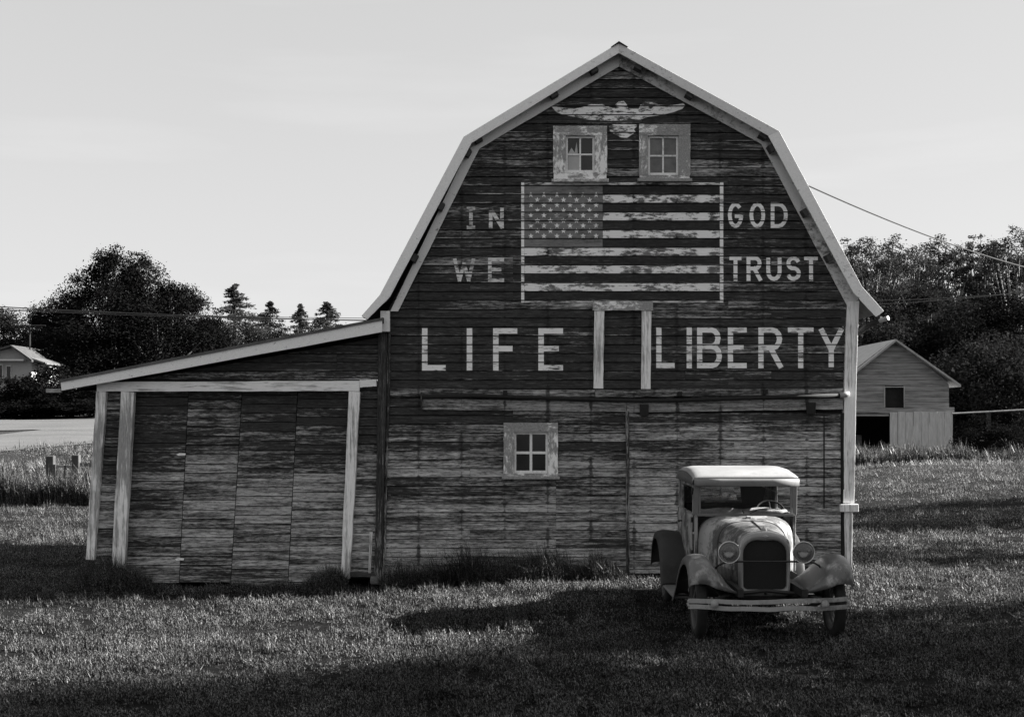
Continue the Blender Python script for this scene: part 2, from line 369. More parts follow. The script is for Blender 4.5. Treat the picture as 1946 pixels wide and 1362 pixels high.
for k in range(k0, k1+1):
    vt, vb = 369.2+16.77*k, 369.2+16.77*(k+1)
    if vb <= 106: continue
    vt_ = max(vt, 105)
    L0, L1 = interp(BL, vt_), interp(BL, vb); R0, R1 = interp(BR, vt_), interp(BR, vb)
    lim = None
    if vt > SLIDE[2]-12: R0 = R1 = SLIDE[0]+4
    # joints fall on studs, 0.63 m apart
    joints = []
    studs = [975+81.8*j for j in range(-4, 9)]
    if R1-L1 > 300:
        joints = sorted(rnd.sample([q for q in studs if L1+90 < q < R1-90], 1 if R1-L1 < 500 else 2))
        if len(joints) == 2 and joints[1]-joints[0] < 100: joints = joints[:1]
    segs = []; edges = [None]+joints+[None]
    for a, b in zip(edges, edges[1:]):
        segs.append((L0 if a is None else a, L1 if a is None else a, R0 if b is None else b, R1 if b is None else b))
    for (cu0, cu1, cv0, cv1) in cuts:
        if vb > cv0 and vt < cv1:
            new = []
            for a0, a1, b0, b1 in segs:
                if b1 <= cu0 or a1 >= cu1: new.append((a0,a1,b0,b1)); continue
                if a1 < cu0: new.append((a0,a1,cu0,cu0))
                if b1 > cu1: new.append((cu1,cu1,b0,b1))
            segs = new
    for a0, a1, b0, b1 in segs:
        if b1-a1 < 4: continue
        plank(a0, a1, b0, b1, vt_, vb, 20, M['siding'], barn, k, seg=max(1, min(4, int((b1-a1)/90))))
# carcass: front sheathing with openings left clear is dark boarding behind the planks
m = MB()
for (u0, u1, v0, v1) in ((905,1452,345,800),(905,1452,285,345)):
    pass
def sheath(u0, u1, v0, v1, y0=20.035, y1=20.06):
    return MB().box(X(u0), X(u1), y0, y1, Z(v1), Z(v0))
pts = [(X(u), Z(v)) for u, v in ((735,1130),(735,620),(752,588),(912,286),(1176,130),(1446,276),(1606,577),(1606,1130))]
MB().prism(pts, 20.32, 20.36).build('inner_wall', M['inner'], barn)
MB().prism([(X(u), Z(v)) for u, v in ((745,1100),(745,620),(752,596),(990,596),(990,800),(945,800),(945,920),(1075,920),(1075,800),(990,799),(990,596),(1606,596),(1606,1100))][:0] or [(X(745),Z(1100)),(X(745),Z(930)),(X(1600),Z(930)),(X(1600),Z(1100))], 20.035, 20.05).build('sheathing', M['inner'], barn)
for q, (u0,u1,v0,v1) in enumerate(((745,955,600,929),(1062,1600,600,929),(955,1062,600,805),(955,1062,906,929),(880,1048,352,599),(1156,1212,250,352),(1048,1520,348,599))):
    sheath(u0, u1, v0+.2, v1-.2).build('sheathing', M['inner'], barn)

DEPTH = 27.2; OV = 19.72
# roof slabs following the gambrel with flared eaves
outer = [(687,600),(722,560),(881,260),(1176,82),(1481,249),(1638,544),(1680,591)]
inner_f = [(698,607),(741,564),(896,272),(1176,101),(1460,258),(1622,556),(1665,602)]
off = [(X(u,OV), Z(v,OV)) for u, v in outer]
for i in range(6):
    (x0,z0),(x1,z1) = off[i], off[i+1]; d = Vector((x1-x0, z1-z0)).normalized(); n_ = Vector((d.y, -d.x))
    if n_.y > 0: n_ = -n_
    t = .045
    MB().prism([(x0,z0-.004),(x1,z1-.004),(x1+n_.x*t,z1+n_.y*t),(x0+n_.x*t,z0+n_.y*t)], OV+.026, DEPTH+.4).build('roof_panel', M['roof'], barn)
for i in range(6):  # bargeboards
    a, b = outer[i], outer[i+1]; c, d = inner_f[i], inner_f[i+1]
    seg = 6; pts_t = []; pts_b = []
    for q in range(seg+1):
        t = q/seg; j = rnd.uniform(-.6,.6) if 0 < q < seg else 0
        pts_t.append((X(a[0]+(b[0]-a[0])*t,OV), Z(a[1]+(b[1]-a[1])*t,OV)))
        pts_b.append((X(c[0]+(d[0]-c[0])*t,OV), Z(c[1]+(d[1]-c[1])*t+j,OV)))
    e = .0015
    MB().prism(pts_t+pts_b[::-1], OV, OV+.024).build('bargeboard', M['fascia_r'] if i in (3,) else M['fascia'], barn, bevel=.003)
# rake frieze boards on the wall
fo = [(742,592),(899,266),(1176,98),(1464,258),(1630,570)]; fi = [(757,592),(911,284),(1176,128),(1446,275),(1608,580)]
for i in range(4):
    a, b, c, d = fo[i], fo[i+1], fi[i], fi[i+1]; pt = []; pb = []
    for q in range(9):
        t = q/8; j = rnd.uniform(-.8,.8) if 0 < q < 8 else 0
        pt.append((X(a[0]+(b[0]-a[0])*t), Z(a[1]+(b[1]-a[1])*t))); pb.append((X(c[0]+(d[0]-c[0])*t+j), Z(c[1]+(d[1]-c[1])*t)))
    MB().prism(pt+pb[::-1], 19.945, 19.975).build('frieze_board', (M['fascia'], M['fascia'], M['fascia_r'], M['fascia_r'])[i], barn, bevel=.003)
# lookouts under the overhang
for (u, v, a) in ((1129,134,-30),(1053,180,-30),(909,265,-30),(889,290,-62),(1213,128,30),(1310,181,30),(1450,258,30),(1466,282,62),(838,392,-62),(788,490,-62),(1530,404,62),(1575,490,62)):
    c = Vector((X(u,19.8), Z(v,19.8))); r_ = R(-a); dx = Vector((math.cos(r_), math.sin(r_)))*.055; dn = Vector((-dx.y, dx.x))*.62
    MB().prism([tuple(c-dx-dn), tuple(c+dx-dn), tuple(c+dx+dn), tuple(c-dx+dn)], OV+.03, 19.94).build('lookout', M['soffit'], barn)
MB().prism([(X(1161,OV),Z(90,OV)),(X(1176,OV),Z(79.5,OV)),(X(1193,OV),Z(90,OV)),(X(1176,OV),Z(82.5,OV))], OV-.03, DEPTH+.42).build('ridge_cap', M['iron'], barn)
# side walls and back wall (beyond the picture's sight line)
for sx, u0 in ((-1, 740), (1, 1616)):
    x = X(u0); ms = MB(); nb = 26
    for i in range(nb):
        z0 = .0+i*.142; ms.box(x-.02, x+.02, 20.01, DEPTH, z0-.2, z0-.2+.138)
    o = ms.build('side_siding', M['siding'], barn)
MB().prism(pts, DEPTH-.02, DEPTH+.02).build('back_wall', M['siding'], barn)
# corner boards
def corner(name, pl, pr, mat, y0=19.935, y1=20.03, parent=barn):
    m = MB(); rows = []
    for (ul, vl), (ur, vr) in zip(pl, pr): rows.append([(X(ul),y0,Z(vl)),(X(ur),y0,Z(vr)),(X(ur),y1,Z(vr)),(X(ul),y1,Z(vl))])
    n = 4; vs = [q for r_ in rows for q in r_]
    fs = [(i*n+k, i*n+(k+1)%n, (i+1)*n+(k+1)%n, (i+1)*n+k) for i in range(len(rows)-1) for k in range(4)]
    return m.add(vs, fs+[(3,2,1,0), tuple(range((len(rows)-1)*n, len(rows)*n))]).build(name, mat, parent, bevel=.004)
corner('corner_board', [(720,632),(718,760),(716,900),(713,1040),(711,1096)], [(736,632),(735,760),(731,900),(729,1040),(725,1096)], M['corner'])
corner('corner_board', [(737,632),(736,760),(732,900),(730,1040),(726,1094)], [(742,632),(741,760),(736,900),(734,1040),(730,1094)], M['corner'], 19.96, 20.03)
corner('corner_board', [(1609,574),(1606,640),(1603,740),(1601,860),(1600,955)], [(1631,572),(1628,640),(1625,740),(1623,860),(1621,955)], M['post'], 19.93, 20.05)
corner('corner_board', [(1601,971),(1603,1020),(1604,1075)], [(1619,971),(1618,1020),(1617,1075)], M['post'], 19.94, 20.05)
MB().box(X(1594), X(1628), 19.88, 20.0, Z(971), Z(957)).build('splice_block', M['post'], barn, bevel=.004)
MB().box(X(724.5), X(742), 19.86, 19.955, Z(631), Z(592)).build('rake_return', M['fascia'], barn, bevel=.003)
# broken eave gutter stub at the right
MB().tube([P(1632,632,20.1), P(1655,616,19.9), P(1676,606,19.75)], .045, 8).build('eave_beam', M['inner'], barn)
MB().tube([P(1672,610,19.72), P(1688,604,19.62)], .035, 8).build('gutter_end', M['galv'], barn)

# belt: two boards, the iron sliding-door track between them
def hboard(name, u0, u1, vt0, vb0, vt1, vb1, y0, y1, mat, parent=barn, jit=.004):
    m = MB(); c0 = (X(u0), (Z(vt0)+Z(vb0))/2); c1 = (X(u1), (Z(vt1)+Z(vb1))/2)
    wobble_board(m, c0, c1, abs(vb0-vt0)*S, abs(vb1-vt1)*S, y0, y1, 14, jit); return m.build(name, mat, parent)
hboard('belt_board', 742, 1130, 738, 752, 741, 754, 19.955, 19.985, M['belt'])
hboard('belt_board', 1131, 1600, 740, 755, 738, 749, 19.955, 19.985, M['belt'])
hboard('belt_board', 803, 1190, 757, 778, 765, 782, 19.94, 19.985, M['belt'])
hboard('belt_board', 1191, 1600, 764, 784, 757, 777, 19.94, 19.985, M['belt'])
MB().tube([P(803,754,19.88),P(900,752,19.88),P(1010,755,19.88),P(1120,759,19.88),P(1220,761.5,19.88),P(1300,760,19.88),P(1400,757,19.88),P(1500,753.5,19.88),P(1598,751,19.88)], .030, 10).build('track_pipe', M['iron'], barn, smooth=True)
MB().tube([P(1596,751,19.88),P(1614,748.5,19.88)], .040, 10).build('pipe_fitting', M['galv'], barn, smooth=True)
for u, v in ((1290,748),(1452,744),(1223,779),(1538,776),(960,746)):
    MB().box(X(u-(8 if v>770 else 4)), X(u+(8 if v>770 else 4)), 19.85, 19.94, Z(v+(11 if v>770 else 5)), Z(v-(11 if v>770 else 4))).build('hanger_bracket', M['iron'], barn, bevel=.006)
MB().box(X(800.5), X(803), 19.86, 19.97, Z(779), Z(745)).build('track_end_stop', M['corner'], barn)

# loft door above the belt
loft = empty('loft_door', P(1182,660,20), barn)
for i, k in enumerate(range(13, 22)):
    vt, vb = 369.2+16.77*k, 369.2+16.77*(k+1); plank(1140,1140,1226,1226,max(vt,591),min(vb,738),20.0,M['siding'],loft,k+3,seg=2)
hboard('door_head', 1126, 1240, 573, 590.5, 573, 590.5, 19.925, 19.98, M['casing_x'], loft)
m = MB(); wobble_board(m, (X(1138.5),Z(591)), (X(1136.5),Z(738)), 19*S, 18*S, 19.94, 19.98); m.build('door_jamb', M['post'], loft)
m = MB(); wobble_board(m, (X(1228.5),Z(591)), (X(1226.5),Z(739)), 18*S, 18*S, 19.94, 19.98); m.build('door_jamb', M['post'], loft)

# big sliding door at the lower right
slide = empty('sliding_door', P(1395,1089,19.95), barn)
v = SLIDE[2]+1; k = 40; hs = 17.4
while v < SLIDE[3]-3:
    vb = min(v+hs, SLIDE[3]); e = interp([(700,1597),(1100,1598)], v)
    if k % 5 in (1,3): plank(1195,1195,1395,1395,v,vb,19.95,M['slide'],slide,k,seg=3); plank(1395,1395,e,e,v,vb,19.95,M['slide'],slide,k+7,seg=3)
    else: plank(1195,1195,e,e,v,vb,19.95,M['slide'],slide,k,seg=4)
    v = vb; k += 1
m = MB(); wobble_board(m, (X(1191.5),Z(781)), (X(1193),Z(1090)), 6*S, 6*S, 19.915, 19.99, 12); m.build('door_stile', M['corner'], slide)
m = MB(); wobble_board(m, (X(1599),Z(784)), (X(1600),Z(1086)), 5*S, 5*S, 19.93, 19.99, 12); m.build('door_stile', M['inner'], slide)
for u, va, vb_ in ((1564,788,965),):
    MB().box(X(u-1.1), X(u+1.1), 19.929, 19.937, Z(vb_), Z(va)).build('stain_strip', M['iron'], slide)  # thin strip added to stand for a dark vertical stain

# windows
def window(key, panes):
    (o0,o1,p0,p1),(i0,i1,q0,q1) = windows[key]
    wd = empty('window', P((o0+o1)/2, p1, 19.95), barn); ty0, ty1 = 19.94, 19.978
    hboard('casing', o0, o1, p0, q0, p0+rnd.uniform(-1,1), q0, ty0-.004, ty1, M['casing_x'], wd)
    hboard('casing', o0+1, o1-1, q1, p1-4, q1, p1-4, ty0+.002, ty1, M['casing_x'], wd)
    for a, b in ((o0, i0), (i1, o1)):
        m = MB(); wobble_board(m, (X((a+b)/2),Z(q0)), (X((a+b)/2),Z(q1)), (b-a)*S, (b-a)*S, ty0, ty1, 6); m.build('casing', M['casing_z'], wd)
    MB().box(X(o0-3), X(o1+3), 19.90, 19.985, Z(p1+1.5), Z(p1-4)).build('sill', M['casing'], wd, bevel=.003)
    sy0, sy1 = 19.985, 20.02; f_ = 4.2; uc, vc = (i0+i1)/2, (q0+q1)/2
    ms = MB(); ms.box(X(i0), X(i0+f_), sy0, sy1, Z(q1), Z(q0)); ms.box(X(i1-f_), X(i1), sy0, sy1, Z(q1), Z(q0))
    ms.box(X(i0+f_), X(i1-f_), sy0, sy1, Z(q0+f_), Z(q0)); ms.box(X(i0+f_), X(i1-f_), sy0, sy1, Z(q1), Z(q1-f_-1))
    ms.build('sash', M['sash'], wd, bevel=.002)
    mm = MB(); mw = 1.6 if key != 'lo' else 2.5
    mm.box(X(uc-mw), X(uc+mw), sy0+.005, sy1-.004, Z(q1-f_-1), Z(q0+f_)); mm.box(X(i0+f_), X(uc-mw), sy0+.005, sy1-.004, Z(vc+mw), Z(vc-mw)); mm.box(X(uc+mw), X(i1-f_), sy0+.005, sy1-.004, Z(vc+mw), Z(vc-mw))
    mm.build('muntin', M['sash'], wd, bevel=.002)
    for (a, b, c, d), pm in zip(((i0+f_,uc,q0+f_,vc),(uc,i1-f_,q0+f_,vc),(i0+f_,uc,vc,q1-f_),(uc,i1-f_,vc,q1-f_)), panes):
        mp_ = MB(); x0, x1, z0, z1 = X(a+.6), X(b-.6), Z(d-.6), Z(c+.6); tx, tz = rnd.uniform(-.004,.004), rnd.uniform(-.004,.004); yy = sy0+.02
        mp_.add([(x0,yy,z0),(x1,yy+tx,z0),(x1,yy+tx+tz,z1),(x0,yy+tz,z1),(x0,yy+.004,z0),(x1,yy+.004+tx,z0),(x1,yy+.004+tx+tz,z1),(x0,yy+.004+tz,z1)],
                [(0,1,2,3),(7,6,5,4),(0,4,5,1),(1,5,6,2),(2,6,7,3),(3,7,4,0)])
        mp_.build('pane', pm, wd)
    ms = MB()
    for a, b, c, d in ((i0-1,i0,q0,q1),(i1,i1+1,q0,q1)): ms.box(X(a), X(b), 19.98, 20.3, Z(d), Z(c))
    ms.box(X(i0), X(i1), 19.98, 20.3, Z(q0), Z(q0-1)); ms.box(X(i0), X(i1), 19.98, 20.3, Z(q1+1), Z(q1)); ms.build('reveal', M['soffit'], wd)
    return wd
D_, G_, B_ = M['pane_dark'], M['pane_dusty'], M['pane_board']
wul = window('ul', (D_, D_, B_, D_)); window('ur', (G_, G_, G_, G_)); window('lo', (D_, D_, D_, D_))
MB().prism([(X(1080),Z(292)),(X(1086),Z(281)),(X(1092),Z(290)),(X(1096),Z(270)),(X(1098),Z(293))], 19.996, 19.999).build('broken_glass_shard', M['pane_board'], wul)

# ------------------------------------------------------------------ paint on the siding (clipped board by board)
def clip(poly, z0, z1):
    for lim, sgn in ((z0, 1), (z1, -1)):
        out = []
        for i in range(len(poly)):
            a, b = poly[i], poly[(i+1) % len(poly)]; da, db = (a[1]-lim)*sgn, (b[1]-lim)*sgn
            if da >= 0: out.append(a)
            if (da >= 0) != (db >= 0): t = da/(da-db); out.append((a[0]+(b[0]-a[0])*t, lim))
        poly = out
        if len(poly) < 3: return []
    return poly
def paint(name, polys, mat, parent, film=.0016):
    """polys in photo pixels on the barn wall -> flat paint film lying on each board"""
    m = MB()
    for qi, poly in enumerate(polys):
        pz = [(X(u), Z(v)) for u, v in poly]
        a = sum(pz[i][0]*pz[(i+1)%len(pz)][1]-pz[(i+1)%len(pz)][0]*pz[i][1] for i in range(len(pz)))
        if a < 0: pz = pz[::-1]
        vmin = min(v for u, v in poly); vmax = max(v for u, v in poly)
        for k in range(math.floor((vmin-369.2)/16.77), math.floor((vmax-369.2)/16.77)+1):
            zt, zb = Z(369.2+16.77*k)-.0105, Z(369.2+16.77*(k+1))+.004
            c = clip(pz, zb, zt)
            if not c: continue
            m.add([(x, 20+course_y(k)-LAP+(z-Z(369.2+16.77*(k+1)))/(COURSE)*LAP-film-.0004*qi, z) for x, z in c], [tuple(range(len(c)))])
    return m.build(name, mat, parent)
def rect(u0, u1, v0, v1): return [(u0,v0),(u1,v0),(u1,v1),(u0,v1)]
flag = empty('painted_flag', P(1182,574,19.98), barn)
ROW = [369.2+16.77*i for i in range(-1, 13)]
for i in range(13):
    v0, v1 = ROW[i], ROW[i+1]
    u0 = 1145.5 if i < 7 else 996.5
    if i % 2 == 0: v0 += .4; v1 -= .4
    paint('stripe', [rect(u0, 1367.5, v0, v1)], M['white'] if i % 2 else M['red'], flag)
paint('canton', [rect(997, 1145, 352, 469.5)], M['canton'], flag)
for a in (rect(990.5,996.3,347,575), rect(1367.8,1374.5,347,575), rect(996.4,1367.7,347.3,351.6), rect(996.4,1367.7,570.5,575)):
    paint('border', [a], M['whitem' if a[0][1] > 500 or (a[1][1] < 400 and a[2][1] < 400) else 'whitel'], flag)
first = None
for r_ in range(9):
    n = 6 if r_ % 2 == 0 else 5
    for c_ in range(n):
        u = (362+60.3*c_+(30 if n == 5 else 0))/2.432+860; v = (755+23.8*r_)/2.432+60
        st = [(u+(5.6 if q % 2 == 0 else 2.3)*math.sin(q*math.pi/5), v-(5.6 if q % 2 == 0 else 2.3)*math.cos(q*math.pi/5)) for q in range(10)]
        tris = [[(u, v), st[(q-1) % 10], st[q], st[(q+1) % 10]] for q in range(0, 10, 2)]
        paint('star', tris, M['whitel'], flag, .0034)
def g(px, py): return (px/2.432+860, py/2.432+60)
eag = empty('painted_eagle', P(1180,250,19.98), barn)
wings = [(458,348),(462,344),(490,350),(520,353),(560,358),(600,350),(640,337),(690,338),(735,352),(760,352),(752,338),(768,324),(792,322),(806,340),(812,356),(860,358),(868,340),(890,326),(925,328),(950,336),(1000,342),(1040,338),(1066,332),(1075,343),(1062,358),(1020,374),(960,388),(905,394),(870,408),(790,412),(740,414),(690,412),(630,408),(560,394),(505,384),(478,372)]
paint('wings', [[g(*q) for q in wings]], M['whitee'], eag)
paint('tail', [[g(*q) for q in [(722,440),(735,428),(850,430),(852,440),(838,452),(846,466),(824,480),(806,493),(776,490),(752,478),(728,462)]]], M['whitee'], eag)
def arc(cx, cy, rx, ry, a0, a1, n=8): return [(cx+rx*math.cos(R(a0+(a1-a0)*i/n)), cy+ry*math.sin(R(a0+(a1-a0)*i/n))) for i in range(n+1)]
GL = {  # stroke centre lines in a unit box, y up
 'L': [[(0,1),(0,0)],[(0,0),(1,0)]], 'I': [[(.5,1),(.5,0)]], 'J': [[(.5,1),(.5,0)],[(0,1),(1,1)],[(0,0),(1,0)]],
 'F': [[(0,1),(0,0)],[(0,1),(1,1)],[(0,.52),(.75,.52)]], 'E': [[(0,1),(0,0)],[(0,1),(1,1)],[(0,.52),(.78,.52)],[(0,0),(1,0)]],
 'B': [[(0,1),(0,0)],[(0,1),(.6,1)]+arc(.6,.77,.33,.23,90,-90,6)+[(0,.54)],[(0,.54),(.6,.54)]+arc(.62,.27,.38,.27,90,-90,6)+[(0,0)]],
 'R': [[(0,1),(0,0)],[(0,1),(.6,1)]+arc(.6,.75,.38,.25,90,-90,6)+[(0,.5)],[(.5,.5),(1,0)]],
 'T': [[(.5,1),(.5,0)],[(0,1),(1,1)]], 'Y': [[(0,1),(.5,.45)],[(1,1),(.5,.45)],[(.5,.5),(.5,0)]],
 'N': [[(0,0),(0,1)],[(0,1),(1,0)],[(1,0),(1,1)]], 'W': [[(0,1),(.25,0)],[(.25,0),(.5,.8)],[(.5,.8),(.75,0)],[(.75,0),(1,1)]],
 'O': [arc(.5,.5,.5,.5,90,450,16)], 'G': [arc(.5,.5,.5,.5,45,360,14),[(1,.45),(.6,.45)]],
 'D': [[(0,1),(0,0)],[(0,1),(.45,1)]+arc(.45,.5,.55,.5,90,-90,8)+[(0,0)]],
 'U': [[(0,1),(0,.35)]+arc(.5,.35,.5,.35,180,360,8)+[(1,1)]],
 'S': [arc(.5,.75,.45,.25,20,250,9)+arc(.5,.26,.48,.26,75,-160,9)]}
def glyph(ch, u0, u1, v0, v1, t, mat):
    polys = []
    iu0, iu1, iv0, iv1 = u0+t/2, u1-t/2, v0+t/2, v1-t/2
    if ch == 'I': iu0, iu1 = u0, u1
    for line in GL[ch]:
        pts = [(iu0+(iu1-iu0)*x, iv1-(iv1-iv0)*y) for x, y in line]
        for i in range(len(pts)-1):
            a, b = Vector(pts[i]), Vector(pts[i+1]); d = (b-a).normalized(); n = Vector((-d.y, d.x))*t/2
            ea = t/2 if i == 0 and len(pts) == 2 else t*.12; eb = t/2 if i == len(pts)-2 and len(pts) == 2 else t*.12
            if ch in 'YWN' and len(pts) == 2: ea = eb = t*.3
            a2, b2 = a-d*ea, b+d*eb
            polys.append([tuple(a2+n), tuple(b2+n), tuple(b2-n), tuple(a2-n)])
    paint('painted_letter', polys, mat, barn)
WL, WM = M['whitel'], M['whitem']
for ch, u0, u1 in (('L',802,847),('I',886.5,898),('F',937,983),('E',1023,1070)): glyph(ch, u0, u1, 623.5, 704, 10.5, WL)
for ch, u0, u1 in (('L',1247,1282),('I',1304.5,1315),('B',1324.5,1372),('E',1383,1419),('R',1441,1487),('T',1497,1546),('Y',1556,1603)): glyph(ch, u0, u1, 622, 699.5, 10, WL)
for ch, u0, u1 in (('J',887,903),('N',929,957.5)): glyph(ch, u0, u1, 393.5, 435.5, 7, WM)
for ch, u0, u1 in (('G',1383,1412),('O',1424,1454),('D',1464.5,1497)): glyph(ch, u0, u1, 385, 433.5, 7.2, WL)
for ch, u0, u1 in (('W',861,903),('E',927.5,958)): glyph(ch, u0, u1, 490, 536, 6.8, WM)
for ch, u0, u1 in (('T',1386,1409),('R',1418.5,1447.5),('U',1456,1485),('S',1493,1522),('T',1528,1554)): glyph(ch, u0, u1, 487, 534, 7.5, WL)

# ------------------------------------------------------------------ lean-to garage
lean = empty('lean_to_garage', (X(440), 20, -.2))
tag(lean, 'low lean-to garage with a slanting roof and tall closed board doors, left of the barn', 'garage')
def roofline(u): return 740+(u-114)*(634-740)/(727-114)      # lower fascia edge
# gable siding above the header, boards run horizontally and end at the roof slope
for k in range(16, 22):
    vt, vb = 369.2+16.77*k, min(369.2+16.77*(k+1), 724)
    if vb-vt < 3: continue
    uat = 114+(vt-6-740)/(634-740)*(727-114); uab = 114+(vb-6-740)/(634-740)*(727-114)
    cutu = min(max(uat+rnd.uniform(150,260), 0), 640)
    if cutu-uat > 60 and 719-cutu > 60:
        plank(uat, uab, cutu, cutu, vt, vb, 20.0, M['gable'], lean, k, seg=3); plank(cutu, cutu, 719, 719, vt, vb, 20.0, M['gable'], lean, k, seg=3)
    else: plank(uat, uab, 719, 719, vt, vb, 20.0, M['gable'], lean, k, seg=4)
# narrow siding between the posts and right of the door
v = 744; k = 100
while v < 1072:
    vb = v+17.3; a = lambda q, L: interp(L, q)
    PL = [(740,200),(1075,180)]; PR = [(740,238),(1075,222)]
    plank(interp(PL,v), interp(PL,vb), interp(PR,v), interp(PR,vb), v, vb, 20.01, M['gdoor'], lean, k, seg=1)
    v = vb; k += 1
v = 724; k = 200
while v < 1086:
    vb = v+16.9; PL = [(724,678),(1090,658)]; PR = [(724,722),(1090,712)]
    plank(interp(PL,v), interp(PL,vb), interp(PR,v), interp(PR,vb), v, vb, 20.01, M['gdoor'], lean, k, seg=1)
    v = vb; k += 1
# doors: four board columns
doors = empty('garage_door', P(450,1112,20.1), lean)
jl = [[(740,250),(1115,228)], [(740,358.5),(1115,340)], [(740,460.5),(1115,438)], [(740,566),(1115,547)], [(740,672),(1115,652)]]
for c in range(4):
    v = 744-(9,3,12,5)[c]; k = 300+c*40; vend = (1107,1106,1113,1113)[c]
    while v < vend-3:
        hgt = 17.6+rnd.uniform(-1.1,1.1); vb = min(v+hgt, vend)
        plank(interp(jl[c],v)+.5, interp(jl[c],vb)+.5, interp(jl[c+1],v)-.5, interp(jl[c+1],vb)-.5, v, vb, 20.08+.004*(c % 2), M['gdoor'], doors, k, seg=2, lap=.006)
        v = vb; k += 1
for u, v in ((344,863),(341,1062)):
    MB().prism([(X(u-9,20.05),Z(v,20.05)),(X(u-3,20.05),Z(v-2.5,20.05)),(X(u+9,20.05),Z(v-2,20.05)),(X(u+8,20.05),Z(v+2,20.05)),(X(u-5,20.05),Z(v+2.5,20.05))], 20.045, 20.055).build('bare_patch', M['fascia'], doors)
MB().prism([(X(230),Z(1105)),(X(240),Z(744)),(X(715),Z(722)),(X(712),Z(1100))], 20.14, 20.17).build('inner_wall', M['inner'], lean)
MB().prism([(X(135),Z(742)),(X(200),Z(727)),(X(715),Z(726)),(X(715),Z(645))], 20.05, 20.075).build('inner_wall', M['inner'], lean)
MB().prism([(X(185),Z(1060)),(X(201),Z(744)),(X(240),Z(744)),(X(226),Z(1060))], 20.045, 20.07).build('inner_wall', M['inner'], lean)
# header and posts
hboard('header', 187, 684, 726, 743.5, 723.5, 743, 19.92, 19.98, M['trimx'], lean)
hboard('header', 684.5, 716, 722, 736, 721, 734, 19.94, 19.98, M['trimx'], lean)
for (ut, vt, ub, vb, wt, wb) in ((196,744,174,1062,19,15),(245.5,744.5,227,1078,25,24),(674.5,744,657.5,1098,21,17)):
    m = MB(); wobble_board(m, (X(ut),Z(vt)), (X(ub),Z(vb)), wt*S, wb*S, 19.91, 20.03, 12, .005); m.build('door_post', M['post'], lean, bevel=.004)
m = MB(); wobble_board(m, (X(706.5),Z(1010)), (X(703.5),Z(1087)), 5*S, 5*S, 19.91, 19.96, 4); m.build('batten', M['post'], lean)
MB().box(X(664), X(712), 19.93, 20.02, Z(1092), Z(1086)).build('sill_board', M['soffit'], lean)
# roof and its sloping bargeboard
a0, a1, b0, b1 = (114,723.5),(726,605.5),(116,742),(726,631)
for i in range(1):
    pt = []; pb = []
    for q in range(13):
        t = q/12; j = rnd.uniform(-.5,.5)
        pt.append((X(a0[0]+(a1[0]-a0[0])*t,OV), Z(a0[1]+(a1[1]-a0[1])*t,OV))); pb.append((X(b0[0]+(b1[0]-b0[0])*t,OV), Z(b0[1]+(b1[1]-b0[1])*t+j,OV)))
    MB().prism(pt+pb[::-1], OV+.02, OV+.045).build('bargeboard', M['fascia'], lean, bevel=.003)
MB().prism([(X(112,OV),Z(721.5,OV)),(X(728,OV),Z(603,OV)),(X(728,OV),Z(608,OV)),(X(112,OV),Z(726.5,OV))], OV, DEPTH).build('roof_panel', M['roof'], lean)
MB().prism([(X(116,OV),Z(728,OV)),(X(728,OV),Z(609,OV)),(X(728,OV),Z(613,OV)),(X(116,OV),Z(732,OV))], OV+.05, DEPTH).build('roof_boards', M['soffit'], lean)
MB().box(X(86,OV), X(114,OV), OV+.02, OV+.10, Z(746,OV), Z(738.5,OV)).build('gutter_stub', M['galv'], lean, bevel=.006)
ms = MB()
for i in range(20): ms.box(X(184)-.02, X(184)+.02, 20.03, DEPTH-.3, -.3+i*.142, -.3+i*.142+.138)
ms.build('side_siding', M['gable'], lean)
MB().box(X(184), X(735), DEPTH-.34, DEPTH-.3, -.4, 2.9).build('back_wall', M['gable'], lean)
MB().box(X(705), X(726), 19.86, 20.1, Z(1108), Z(1093)).build('footing_stone', M['stone'], lean, bevel=.02)
# trees right of the picture: (x, y, height, crown radius, kind, label)
SHADE_TREES = [
 (17.5, 2, 11, 4.2, 'oak1', 'dense yard tree right of the picture, nearest to the camera'),
 (19, 7, 12, 4.4, 'oak2', 'dense yard tree right of the picture, second from the camera'),
 (18, 12.8, 12, 3.6, 'oak1', 'dense yard tree right of the picture, across from the car'),
 (13, 13.0, 7.6, 2.4, 'mid2', 'small bushy yard tree right of the picture, before the front of the car'),
 (14, 15.4, 7, 2.3, 'mid1', 'small yard tree right of the picture, level with the car'),
 (24, 24, 11, 2.4, 'bir2', 'thin airy tree on the slope right of the barn, outside the picture'),
 (21, 30, 9, 2.8, 'mid1', 'mid-sized tree on the slope right of the picture'),
]
# ------------------------------------------------------------------ the old car
CX = 2.68; GZ = -.055
M['cream'] = None
def rust_mat(name, paint, rust, amount, rough=.5, seed=1, spec=.4, vertical=True):
    s = NT(name); p = s.pos(); a = s.noise(p, 5.5, 7, .72, (1,1,.8), (seed,2,3)); b = s.noise(p, 1.7, 3, .6, (1,1,1), (seed,7,7)); c = s.noise(p, 60, 3, .7, (1,1,.3))
    q = s.math('ADD', s.math('MULTIPLY', a, .6), s.math('MULTIPLY', b, .4)); t = .66-amount*.34
    m = s.rng(q, t-.035, t+.05)
    pv = s.math('MULTIPLY', paint, s.math('MULTIPLY', s.rng(b, .3, .7, .78, 1.18), s.rng(c, .3, .7, .93, 1.05)))
    rv = s.math('MULTIPLY', rust, s.rng(a, .3, .8, .5, 1.7))
    sc = s.rng(s.noise(p, 1., 5, .8, (30,30,7), (seed,5,5)), .62, .7, 1, .5)
    return s.finish(s.math('MULTIPLY', s.mix(m, pv, rv), sc), s.mix(m, rough, .85), s.math('ADD', s.math('MULTIPLY', m, -.6), c), .25, .002, spec=spec)
